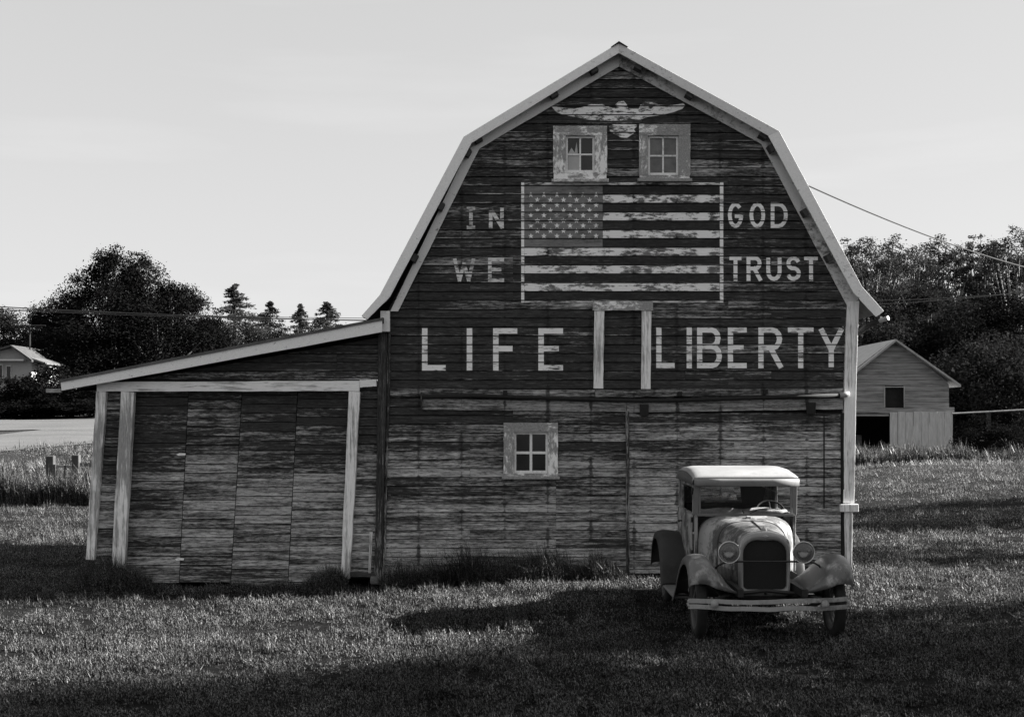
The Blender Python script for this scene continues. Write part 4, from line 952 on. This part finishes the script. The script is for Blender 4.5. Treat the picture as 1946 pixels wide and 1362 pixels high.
# ------------------------------------------------------------------ white house far left
def house():
    D = 77.; px = D/F; ux = lambda u: (u-CU)*px; vz = lambda v: EYE-(v-CV)*px
    t = tag(empty('white_house', (ux(20), D, vz(740))), 'white bungalow with a shallow gable roof, half hidden by bushes across the road', 'house')
    wm = plain_mat('house_white_wall', .3, .8, .1, 3); rm = plain_mat('house_roof', .06, .8, .3, 3); tm = plain_mat('house_trim', .5, .7, .1, 3)
    MB().prism([(ux(-60),vz(745)),(ux(-60),vz(684)),(ux(26),vz(660)),(ux(60),vz(682)),(ux(60),vz(745))], D, D+2.6).build('wall', wm, t)
    MB().box(ux(60)+.02, ux(82), D+1, D+3.0, vz(745), vz(691)).build('wall', wm, t)
    MB().prism([(ux(-64),vz(682)),(ux(26),vz(656)),(ux(26),vz(659)),(ux(-64),vz(686))], D-.5, D+4.9).build('roof', rm, t)
    MB().prism([(ux(26),vz(656)),(ux(66),vz(684)),(ux(66),vz(688)),(ux(26),vz(659))], D-.5, D+2.8).build('roof', rm, t)
    MB().prism([(ux(50),vz(676)),(ux(88),vz(689)),(ux(88),vz(692)),(ux(50),vz(680))], D-.2, D+3.4).build('roof', plain_mat('porch_roof', .12, .6, .2, 3), t)
    MB().box(ux(-60), ux(50), D-.5, D+.0, vz(686), vz(683)).build('porch_eave', tm, t)
    for a, b, c, d in ((-30,-10,694,722),(-2,6,692,720),(12,22,694,735),(66,77,698,712)):
        f_ = MB(); y_ = D-.05 if a < 60 else D+.95
        f_.box(ux(a), ux(b), y_, y_+.04, vz(d), vz(c)); w_ = f_.build('window', tm, t)
        MB().box(ux(a+1.4), ux(b-1.4), y_-.02, y_-.004, vz(d-2), vz(c+2)).build('pane', M['pane_dark'], w_)
    x = ux(33); a = tag(empty('roof_antenna', (x, D+2, vz(662))), 'thin television antenna mast above the white bungalow roof', 'antenna')
    MB().tube([(x,D+2,vz(668)),(x,D+2,vz(612))], .05, 6).build('mast', M['iron'], a)
    for i, dz in enumerate((614,618,623)): MB().tube([(x-.9+.2*i,D+2,vz(dz)),(x+.9-.2*i,D+2,vz(dz))], .03, 5).build('crossbar', M['iron'], a)
house()

# ------------------------------------------------------------------ vegetation
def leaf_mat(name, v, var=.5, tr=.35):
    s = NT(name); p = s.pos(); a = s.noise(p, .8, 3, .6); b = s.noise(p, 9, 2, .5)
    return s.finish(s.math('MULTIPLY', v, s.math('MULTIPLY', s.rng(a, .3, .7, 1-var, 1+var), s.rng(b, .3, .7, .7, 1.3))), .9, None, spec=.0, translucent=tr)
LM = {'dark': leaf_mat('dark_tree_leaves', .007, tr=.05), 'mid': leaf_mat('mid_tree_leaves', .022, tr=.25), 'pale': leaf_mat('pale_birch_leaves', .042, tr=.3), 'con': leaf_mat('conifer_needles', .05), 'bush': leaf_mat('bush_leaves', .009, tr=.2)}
BARK = plain_mat('tree_bark', .07, .9, .5, 3, sc=(1,1,.2)); BARKP = plain_mat('pale_bark', .22, .8, .5, 3, sc=(1,1,2))
def leaves_mesh(name, C, size, mat, seed, up=.3, aspect=.6):
    """C: (n,3) leaf centres -> one mesh of small leaf-shaped quads"""
    r = np.random.RandomState(seed); n = len(C)
    d1 = r.normal(size=(n,3)); d1[:,2] *= .8; d1 /= np.linalg.norm(d1, axis=1)[:,None]
    d2 = r.normal(size=(n,3)); d2 -= (d2*d1).sum(1)[:,None]*d1; d2 /= np.linalg.norm(d2, axis=1)[:,None]
    s = size*r.uniform(.6,1.35,n)[:,None]
    V = np.stack([C-d1*s*.5, C+d2*s*aspect*.5, C+d1*s*.5, C-d2*s*aspect*.5], 1).reshape(-1,3)
    return quads_mesh(name, V, n, mat)
def quads_mesh(name, V, n, mat, k=4):
    me = bpy.data.meshes.new(name); me.vertices.add(n*k); me.vertices.foreach_set('co', V.astype(np.float32).ravel())
    me.loops.add(n*k); me.loops.foreach_set('vertex_index', np.arange(n*k, dtype=np.int32))
    me.polygons.add(n); me.polygons.foreach_set('loop_start', np.arange(0, n*k, k, dtype=np.int32))
    try: me.polygons.foreach_set('loop_total', np.full(n, k, dtype=np.int32))
    except Exception: pass
    me.materials.append(mat); me.update(calc_edges=True); return me
def broad_tree_meshes(seed, h, cr, cz0, leaves, lsize, mat, bark, airy=0., clumps=70, top=1.):
    """trunk with limbs and a ragged crown of leaf clumps; returns (trunk mesh, crown mesh)"""
    r = np.random.RandomState(seed); m = MB(); C = []
    m.tube([(0,0,-.3),(.05,0,h*.15),(r.uniform(-.2,.2),r.uniform(-.2,.2),h*.45),(r.uniform(-.3,.3),r.uniform(-.3,.3),h*.8)], [h*.024,h*.019,h*.012,h*.004], 7)
    cz = (h+cz0)/2; rz = (h-cz0)/2
    cen = []
    for i in range(clumps):
        while True:
            q = r.uniform(-1,1,3); n_ = np.linalg.norm(q)
            if .35 < n_ < 1.0: break
        q = q/n_*(n_**.6)
        taper = 1-.35*max(0,q[2])*top
        c = np.array([q[0]*cr*taper, q[1]*cr*taper, cz+q[2]*rz*(1+.08*r.normal())]); cen.append(c)
        if i % 3 == 0:
            b = np.array([0,0,cz0*.7+(c[2]-cz0*.7)*.45]); mid = (b+c)/2+np.array([0,0,-.03*h])
            m.tube([tuple(b), tuple(mid), tuple(c)], [h*.006,h*.004,h*.0015], 5, cap=False)
    cen = np.array(cen); cs = cr*r.uniform(.16,.34,clumps)*(1-.35*airy)
    w_ = cs**2; cnt = (leaves*w_/w_.sum()).astype(int)
    for c, s_, n_ in zip(cen, cs, cnt):
        g_ = r.normal(size=(n_,3)); g_ /= np.linalg.norm(g_,axis=1)[:,None]; g_ *= (r.uniform(0,1,n_)**(.5))[:,None]
        g_[:,2] *= .75; C.append(c+g_*s_*(1+.25*r.normal(size=(n_,1))*.5))
    ext = int(leaves*(.06+.25*airy)); q = r.normal(size=(ext,3)); q /= np.linalg.norm(q,axis=1)[:,None]; C.append((q*np.array([cr,cr,rz]))[:int(ext*.3)]*r.uniform(.8,1.06,(int(ext*.3),1))+np.array([0,0,cz]))
    C = np.concatenate(C); C = C[C[:,2] > .2]
    tm = bpy.data.meshes.new('trunk'); tm.from_pydata(m.v, [], m.f); tm.materials.append(bark); tm.shade_smooth()
    return tm, leaves_mesh('crown', C, lsize, mat, seed+1)
def conifer_meshes(seed, h, cr, leaves, lsize, mat):
    r = np.random.RandomState(seed); m = MB(); m.tube([(0,0,-.3),(0,0,h*.5),(0,0,h*.98)], [h*.02,h*.012,h*.002], 7); C = []
    nb = 170
    for i in range(nb):
        t = (i/nb)**.9; z = h*(.08+.9*t); L = cr*2.1*(1-t)**1.0*r.uniform(.55,1.15)+.12; a = r.uniform(0,2*math.pi); n_ = int(leaves/nb*(1.25-.6*t))
        s_ = r.uniform(0,1,n_)**.7
        x = np.cos(a)*L*s_; y = np.sin(a)*L*s_; dz = -L*.30*s_+L*.12*s_**3
        w_ = .16*L*(1-s_*.5)+.05; C.append(np.stack([x+r.normal(size=n_)*w_*.6, y+r.normal(size=n_)*w_*.6, z+dz+r.normal(size=n_)*w_*.35-abs(r.normal(size=n_))*.08], 1))
        if i % 3 == 0: m.tube([(0,0,z),(np.cos(a)*L*.8,np.sin(a)*L*.8,z-L*.2)], [.03,.008], 4, cap=False)
    tm = bpy.data.meshes.new('trunk'); tm.from_pydata(m.v, [], m.f); tm.materials.append(BARK)
    return tm, leaves_mesh('crown', np.concatenate(C), lsize, mat, seed+1, aspect=.4)
PROTO = {
 'oak1': broad_tree_meshes(1, 12, 4.4, 1.0, 30000, .19, LM['dark'], BARK, clumps=110),
 'oak2': broad_tree_meshes(2, 12, 4.6, .6, 27000, .19, LM['dark'], BARK, clumps=90),
 'mid1': broad_tree_meshes(3, 9, 3.6, .4, 20000, .17, LM['mid'], BARK, clumps=70),
 'mid2': broad_tree_meshes(4, 9, 3.2, .3, 18000, .17, LM['mid'], BARK, clumps=60),
 'bir1': broad_tree_meshes(5, 13, 2.5, 2.5, 17000, .14, LM['pale'], BARKP, airy=1.1, clumps=230),
 'bir2': broad_tree_meshes(6, 13, 2.2, 3.5, 12000, .14, LM['pale'], BARKP, airy=1.4, clumps=200),
 'bir3': broad_tree_meshes(7, 13, 2.9, 2.0, 18000, .14, LM['pale'], BARKP, airy=1.0, clumps=230),
 'bush1': broad_tree_meshes(8, 4, 2.6, -.3, 8000, .17, LM['bush'], BARK, clumps=60, top=.3),
 'bush2': broad_tree_meshes(9, 5, 3.2, -.3, 9000, .18, LM['mid'], BARK, clumps=70, top=.3),
 'con1': conifer_meshes(10, 12, 2.3, 15000, .19, LM['con']),
 'con2': conifer_meshes(12, 12, 3.2, 17000, .2, LM['con']),
}
def tree(name, kind, u, vtop, D, label, cat='tree', group=None, wid=None, zg=None, xyz=None):
    tm, cmh = PROTO[kind]
    if xyz: x, y, h = xyz; z = ground_z(x, y) if zg is None else zg
    else:
        x, y, zt = P(u, vtop, D); z = ground_z(x, y) if zg is None else zg; h = zt-z
    hh = float(max(v.co.z for v in tm.vertices))/.8 if kind[:3] != 'con' else 12.
    base_h = {'oak':12,'mid':9,'bir':13,'con':12,'hig':13}.get(kind[:3], 4 if kind == 'bush1' else 5)
    s = h/base_h; sw_ = s if wid is None else wid/{'oak1':4.4,'oak2':4.6,'mid1':3.6,'mid2':3.2,'bir1':2.5,'bir2':2.2,'bir3':2.9,'bush1':2.6,'bush2':3.2,'high':2.5,'con1':2.3,'con2':3.2}[kind]
    t = tag(empty(name, (x, y, z)), label, cat, group)
    t.scale = (sw_, sw_, s); t.rotation_euler.z = rnd.uniform(0, 6.28)
    link('trunk', tm, t); link('crown', cmh, t)
    return t
# dense clump on the left
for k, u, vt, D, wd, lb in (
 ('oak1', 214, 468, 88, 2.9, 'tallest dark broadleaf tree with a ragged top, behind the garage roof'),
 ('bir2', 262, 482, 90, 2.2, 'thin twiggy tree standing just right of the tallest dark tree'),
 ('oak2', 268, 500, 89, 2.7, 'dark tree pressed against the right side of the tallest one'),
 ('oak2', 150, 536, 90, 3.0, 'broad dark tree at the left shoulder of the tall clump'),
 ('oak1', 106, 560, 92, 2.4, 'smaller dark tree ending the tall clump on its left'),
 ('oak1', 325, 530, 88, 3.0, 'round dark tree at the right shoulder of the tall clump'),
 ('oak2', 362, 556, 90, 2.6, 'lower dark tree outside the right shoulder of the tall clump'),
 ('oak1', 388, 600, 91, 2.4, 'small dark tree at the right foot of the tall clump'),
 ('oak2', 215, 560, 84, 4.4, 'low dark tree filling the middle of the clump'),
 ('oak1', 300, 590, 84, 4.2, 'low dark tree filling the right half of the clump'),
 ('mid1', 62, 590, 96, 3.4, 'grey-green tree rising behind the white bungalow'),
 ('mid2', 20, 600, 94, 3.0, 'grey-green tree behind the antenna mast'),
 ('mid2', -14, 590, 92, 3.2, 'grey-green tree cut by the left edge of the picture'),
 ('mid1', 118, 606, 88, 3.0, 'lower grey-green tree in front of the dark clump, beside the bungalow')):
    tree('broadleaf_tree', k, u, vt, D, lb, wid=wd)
for i, (u, vt, D, wd, k, lb) in enumerate(((95,706,72,2.6,'bush1','dark bush under the bungalow, nearest to its porch'),(40,722,72,2.6,'bush1','dark bush at the road directly below the white bungalow'),(138,702,71,2.8,'bush1','dark bush between the road and the garage roof tip'),(-14,722,71,2.4,'bush1','dark bush at the left picture edge beyond the road'),(195,722,71,2.6,'bush1','dark bush behind the garage corner post'),(125,745,70,2.4,'bush1','low dark bush at the far road edge'),(20,760,69.6,2.2,'bush1','lowest dark bush on the road edge, left'),(170,755,69.5,2.2,'bush1','lowest dark bush on the road edge, beside the garage'),(70,758,69.5,2.2,'bush1','low dark bush on the road edge between two others'))):
    tree('roadside_bush', k, u, vt, D, lb, 'bush', 'dark bushes beyond the gravel road', wid=wd, zg=ground_z(P(u,0,D)[0], D))
for i, (u, vt, D, wd, k, lb) in enumerate(((446,533,120,5.0,'con2','broad-based pale conifer, leftmost and tallest of the four conifers'),(513,567,125,3.6,'con2','slim conifer with level branches, second of the four from the left'),(570,572,125,2.8,'con1','dark narrow conifer, third of the four from the left'),(622,568,128,4.2,'con1','rounded pale conifer nearest to the barn roof'))):
    tree('conifer_tree', k, u, vt, D, lb, 'conifer', 'conifers seen over the garage roof', wid=wd)
for u, vt, D, wd, k, lb in ((420,634,112,3.2,'mid1','low tree at the foot of the tallest conifer'),(478,628,114,3.0,'mid2','low tree between the first and second conifer'),(540,630,114,3.2,'mid1','low tree between the second and third conifer'),(598,628,114,3.0,'mid2','low tree between the third and fourth conifer'),(650,626,112,3.2,'mid1','low tree between the last conifer and the barn eave'),(705,632,110,3.2,'mid2','low tree peeking out beside the barn corner')):
    tree('hill_tree', k, u, vt, D, lb, 'tree', 'low trees seen over the garage roof', wid=wd)
# wood on the right
for u, vt, D, wd, k, lb in ((1612,467,84,2.6,'bir1','airy tree right behind the barn roof slope'),(1655,460,80,2.8,'bir3','feathery tree second from the barn roof'),(1700,458,86,2.6,'bir1','airy tree standing behind the shed ridge'),(1738,474,82,2.7,'bir3','dense-topped tree above the shed roof'),(1785,458,84,2.7,'bir1','dark pointed tree right above the shed roof slope'),(1828,464,90,2.0,'bir2','thin see-through birch with white stems'),(1862,448,84,2.2,'bir2','tall thin birch with sky between its branches'),(1897,456,88,2.2,'bir2','thin pale birch left of the right edge trees'),(1930,444,82,2.8,'bir3','tall tree at the right edge of the picture'),(1975,452,84,3.0,'bir1','tree cut by the right edge of the picture'),(1570,512,86,3.0,'bir1','tree mostly hidden by the barn roof')):
    tree('birch_tree', k, u, vt, D, lb, 'tree', 'tall airy trees behind the small shed', wid=wd)
for u, vt, D, wd, k, lb in ((1625,560,74,3.4,'mid2','dark tree filling the gap between barn eave and shed'),(1690,560,76,3.4,'mid1','dark tree directly behind the shed roof ridge'),(1760,556,76,3.6,'mid2','dark tree behind the right slope of the shed roof'),(1830,580,74,3.4,'mid1','round dark tree right of the shed'),(1895,574,73,3.4,'oak2','round dark tree with a lit top near the right edge'),(1960,580,74,3.6,'mid2','round dark tree at the right picture edge'),(1860,560,84,3.0,'oak1','dark tree in shade below the thin birches'),(1650,535,88,3.4,'oak1','dark tree in the depth of the wood behind the barn'),(1745,545,90,3.4,'oak2','dark tree in the depth of the wood above the shed'),(1955,540,88,3.6,'oak1','dark tree in the depth of the wood at the right edge')):
    tree('wood_tree', k, u, vt, D, lb, 'tree', 'dense trees of the wood behind the shed', wid=wd)
for u, vt, D, wd, k, lb in ((1850,650,64,3.0,'bush2','big dark bush to the right of the shed wall'),(1920,640,63,3.2,'bush2','big dark bush near the right picture edge above the rail'),(1985,645,64,3.0,'bush2','big dark bush cut by the right picture edge'),(1800,700,66,2.4,'bush1','low dark bush tucked behind the shed corner'),(1885,797,48,1.3,'bush1','small leafy shrub below the pale rail, beside the shed'),(1935,802,48,1.2,'bush1','small leafy shrub below the pale rail, further right')):
    tree('field_bush', k, u, vt, D, lb, 'bush', 'dark bushes right of the shed', wid=wd)
# trees standing right of the picture: they throw the long shadows across the yard
for x, y, h, wd, k, lb in SHADE_TREES:
    tree('yard_tree', k, 0, 0, 0, lb, 'tree', 'yard trees right of the picture that shade the grass', wid=wd, xyz=(x, y, h))

# ------------------------------------------------------------------ wires and poles
def wire(name, pts, r_, label):
    m = MB(); m.tube(pts, r_, 5); o = m.build(name, M['iron']); tag(o, label, 'wire')
def sag(a, b, s_, n=24): return [tuple(Vector(a).lerp(Vector(b), i/n)-Vector((0,0,s_*4*(i/n)*(1-i/n)))) for i in range(n+1)]
def pole(x, y, h, label):
    z = ground_z(x, y); t = tag(empty('utility_pole', (x, y, z)), label, 'utility pole')
    MB().tube([(x,y,z-.3),(x,y,z+h)], [.16,.11], 10).build('pole', plain_mat('pole_wood', .09, .9, .3, 2), t); MB().box(x-.06, x+.06, y-1.1, y+1.1, z+h-.55, z+h-.42).build('crossarm', M['soffit'], t)
pole(-33, 78, 8.6, 'wooden utility pole off to the left carrying the road wires'); pole(-2., 78, 8.2, 'wooden utility pole hidden behind the barn carrying the road wires')
for k, (v0, v1, r_) in enumerate(((583,606,.030),(590,603,.022),(588,599,.018))):
    a = P(-100, v0-6, 77+k*.6); b = P(905, v1+6, 77+k*.6); wire('power_line', sag(a, b, .2), r_, ('thickest road wire crossing before the left trees','middle road wire crossing before the left trees','thin upper road wire crossing before the left trees')[k])
for k, (v0, v1) in enumerate(((578,548),(568,553))):
    wire('power_line', sag(P(1560,v0+4,70+k), P(2100,v1-14,70+k), .25), .018, ('lower of two wires crossing before the wood on the right','upper of two wires crossing before the wood on the right')[k])
pole(P(2100,0,70.5)[0], 70.5, 9.2, 'wooden utility pole off to the right carrying the wood-side wires')
pole(P(1560,0,70.5)[0], 70.5, 6.8, 'wooden utility pole behind the barn carrying the wood-side wires')
a = P(1529, 350, 22.); b = P(2200, 538, 44.); wire('service_cable', sag(a, b, .5, 30), .013, 'twisted service cable running from the barn roof down to the right')
pole(b[0], b[1]+.1, b[2]-ground_z(b[0], b[1]), 'wooden utility pole off to the right that holds the barn service cable')

# ------------------------------------------------------------------ grass
def grass_mat(name, v, var=.4, tr=.35):
    s = NT(name); p = s.pos(); a = s.noise(p, .9, 4, .6); b = s.noise(p, 45, 2, .5); oi = s.n('ShaderNodeObjectInfo').outputs['Random']
    return s.finish(s.math('MULTIPLY', v, s.math('MULTIPLY', s.rng(a, .34, .66, 1-var*1.4, 1+var*1.4), s.rng(b, .48, .70, .2, 5.5))), .45, None, spec=.35, translucent=tr)
GZV = None
def ground_np(x, y):
    return np.array([ground_z(a, b) for a, b in zip(x, y)])
def blades(name, xy, h, wd, mat, seed, lean_=.45, segs=2, label=None, cat=None, zfun=None, parent=None):
    r = np.random.RandomState(seed); n = len(xy); x, y = xy[:,0], xy[:,1]
    z = bil(x, y) - .01
    a = r.uniform(0, 2*math.pi, n); L = h*r.uniform(.45,1.25,n); ln = np.abs(r.normal(size=n))*lean_; b = r.uniform(0, 2*math.pi, n)
    dx, dy = np.cos(b)*ln-.10, np.sin(b)*ln; wx, wy = np.cos(a)*wd/2, np.sin(a)*wd/2
    W = wd if np.ndim(wd) else np.full(n, wd)
    def pt(t, s_): return np.stack([x+dx*L*t*t+wx*s_, y+dy*L*t*t+wy*s_, z+L*t*(1-.25*ln*t)], 1)
    if segs == 1: V = np.stack([pt(0,-1), pt(0,1), pt(1,0)], 1).reshape(-1,3); me = quads_mesh(name, V, n, mat, 3)
    else:
        V = np.concatenate([np.stack([pt(0,-1), pt(0,1), pt(.55,.75), pt(.55,-.75)], 1).reshape(-1,3), np.zeros((0,3))])
        V2 = np.stack([pt(.55,-.75), pt(.55,.75), pt(1,0)], 1).reshape(-1,3)
        me = bpy.data.meshes.new(name); VV = np.concatenate([V, V2]).astype(np.float32)
        me.vertices.add(len(VV)); me.vertices.foreach_set('co', VV.ravel()); me.loops.add(len(VV)); me.loops.foreach_set('vertex_index', np.arange(len(VV), dtype=np.int32))
        me.polygons.add(2*n); me.polygons.foreach_set('loop_start', np.concatenate([np.arange(0,4*n,4), 4*n+np.arange(0,3*n,3)]).astype(np.int32)); me.materials.append(mat); me.update(calc_edges=True)
    o = link(name, me, parent, 'stuff')
    if label: o['label'] = label; o['category'] = cat
    return o
_gx = np.arange(-45, 60.01, .5); _gy = np.arange(4, 90.01, .5)
_G = np.array([[ground_z(a, b) for a in _gx] for b in _gy])
def bil(x, y):
    fx = np.clip((x+45)/.5, 0, len(_gx)-1.001); fy = np.clip((y-4)/.5, 0, len(_gy)-1.001); i = fx.astype(int); j = fy.astype(int); u, v = fx-i, fy-j
    return _G[j,i]*(1-u)*(1-v)+_G[j,i+1]*u*(1-v)+_G[j+1,i]*(1-u)*v+_G[j+1,i+1]*u*v
GN = np.random.RandomState(5)
_N = GN.normal(size=(64,64))
def vnoise(x, y, s):
    fx, fy = (x*s) % 63, (y*s) % 63; i, j = fx.astype(int), fy.astype(int); u, v = fx-i, fy-j; u = u*u*(3-2*u); v = v*v*(3-2*v)
    return _N[j,i]*(1-u)*(1-v)+_N[j,(i+1)%64]*u*(1-v)+_N[(j+1)%64,i]*(1-u)*v+_N[(j+1)%64,(i+1)%64]*u*v
def scatter(n, y0, y1, seed, margin=2.6, pw=1.):
    r = np.random.RandomState(seed); t = r.uniform(0,1,n)
    y = (y0**(1-pw)+(y1**(1-pw)-y0**(1-pw))*t)**(1/(1-pw)) if pw != 1 else y0*(y1/y0)**t
    hw = y*.378+margin; x = r.uniform(-1,1,n)*hw
    inside = (x > -6.3) & (x < 5.0) & (y > 20.0) & (y < 27)
    return np.stack([x, y], 1)[~inside]
xy = scatter(340000, 9.0, 20.5, 1); d_ = vnoise(xy[:,0], xy[:,1], 2.3)+.6*vnoise(xy[:,0]+9, xy[:,1], 6.1)
hf = vnoise(xy[:,0], xy[:,1], 9.)+.7*vnoise(xy[:,0]+3, xy[:,1]+5, 17.); k_ = hf > -1.3; xy, d_, hf = xy[k_], d_[k_], hf[k_]; mf = vnoise(xy[:,0]+7, xy[:,1]*1.5, 3.6); h_ = .064*np.clip(1+.38*d_+.6*hf+.6*mf, .15, 3.2)
GM = grass_mat('grass_blades', .056, tr=.5)
blades('grass', xy, h_, .0115, GM, 2, .6, 2, 'short mown grass of the yard in front of the barn', 'grass')
xy = scatter(230000, 20.5, 42, 3); d_ = vnoise(xy[:,0], xy[:,1], 1.1); d_ = d_+vnoise(xy[:,0], xy[:,1], 5.)*1.3; h_ = .09*np.clip(1+.5*d_, .2, 2.6)
blades('grass', xy, h_, .016, grass_mat('far_grass_blades', .068, tr=.5), 4, .5, 1, 'rough grass of the slope around and beyond the barn', 'grass')
xy = scatter(150000, 42, 86, 5, 3)
re_ = np.interp(xy[:,0], [-60,-40,-30,-22,-18,-13.5,-8,0,6,14], [43,44.5,46.3,50.4,55.2,60.2,64.,66,66,69]); rd_ = (xy[:,0] < 14) & (xy[:,1] > re_) & (xy[:,1] < 78) & (xy[:,1] < 78) & (xy[:,0] > -60); xy = xy[~rd_]
d_ = vnoise(xy[:,0], xy[:,1], .8)+vnoise(xy[:,0], xy[:,1], 3.); blades('grass', xy, .17*np.clip(1+.5*d_, .2, 2.5), .04, grass_mat('field_grass_blades', .085, tr=.5), 6, .6, 1, 'rough field grass below the far road and the wood', 'grass')
# scattered longer tufts in the yard
r_ = np.random.RandomState(8); cs2 = scatter(2600, 9.2, 19, 9); cs2 = cs2[vnoise(cs2[:,0], cs2[:,1], .9) > .25]; T = []
for c in cs2: T.append(c+r_.normal(size=(14,2))*.05)
xy = np.concatenate(T); blades('grass', xy, .10, .008, GM, 10, .8, 2, 'longer loose tufts standing out of the mown yard grass', 'grass')
# tall weeds along the barn foot and the garage post
def weeds(label, u0, u1, D0, D1, n, h, seed, hprof=None, wd=.008, lean_=.35, mat=None):
    r = np.random.RandomState(seed); u = r.uniform(u0, u1, n); y = r.uniform(D0, D1, n); x = (u-CU)*y/F
    cl = vnoise(x, y*.5, 3.)+.5*vnoise(x, y, 9.); hh = h*np.clip(1+.35*cl, .3, 1.8)
    if hprof is not None: hh = hh*np.interp(u, *hprof)
    k = cl > -1.0
    return blades('weeds', np.stack([x, y], 1)[k], hh[k], wd, mat or WM_, seed+1, lean_, 2, label, 'weeds')
WM_ = grass_mat('tall_weed_blades', .04)
weeds('tall dark weeds against the barn wall under the small window', 722, 1192, 19.45, 19.93, 4800, .36, 21, ([722,760,900,1100,1150,1192],[.5,1.2,1.35,1.2,.8,.35]), .007, .6)
weeds('tall weeds around the feet of the leaning white garage posts', 130, 290, 19.3, 19.9, 5000, .40, 23, ([130,160,200,240,290],[.4,1,1.1,.9,.45]), .011)
weeds('tuft of tall weeds before the right garage post', 575, 660, 19.4, 19.95, 2000, .30, 25, ([575,600,650,660],[.4,1.,1.,.6]), .010)
weeds('thin weeds along the garage door foot', 290, 575, 19.6, 19.95, 1500, .10, 27, None, .009)
weeds('thin weeds along the foot of the sliding door', 1192, 1625, 19.7, 19.93, 1500, .09, 28, None, .009)
weeds('dark tall weeds along the plank fence, left of the garage', -40, 176, 35.2, 37.6, 9000, .62, 29, None, .03)
weeds('band of tall dark grass in front of the small shed', 1600, 2010, 45, 52, 16000, .48, 31, None, .04, .3)
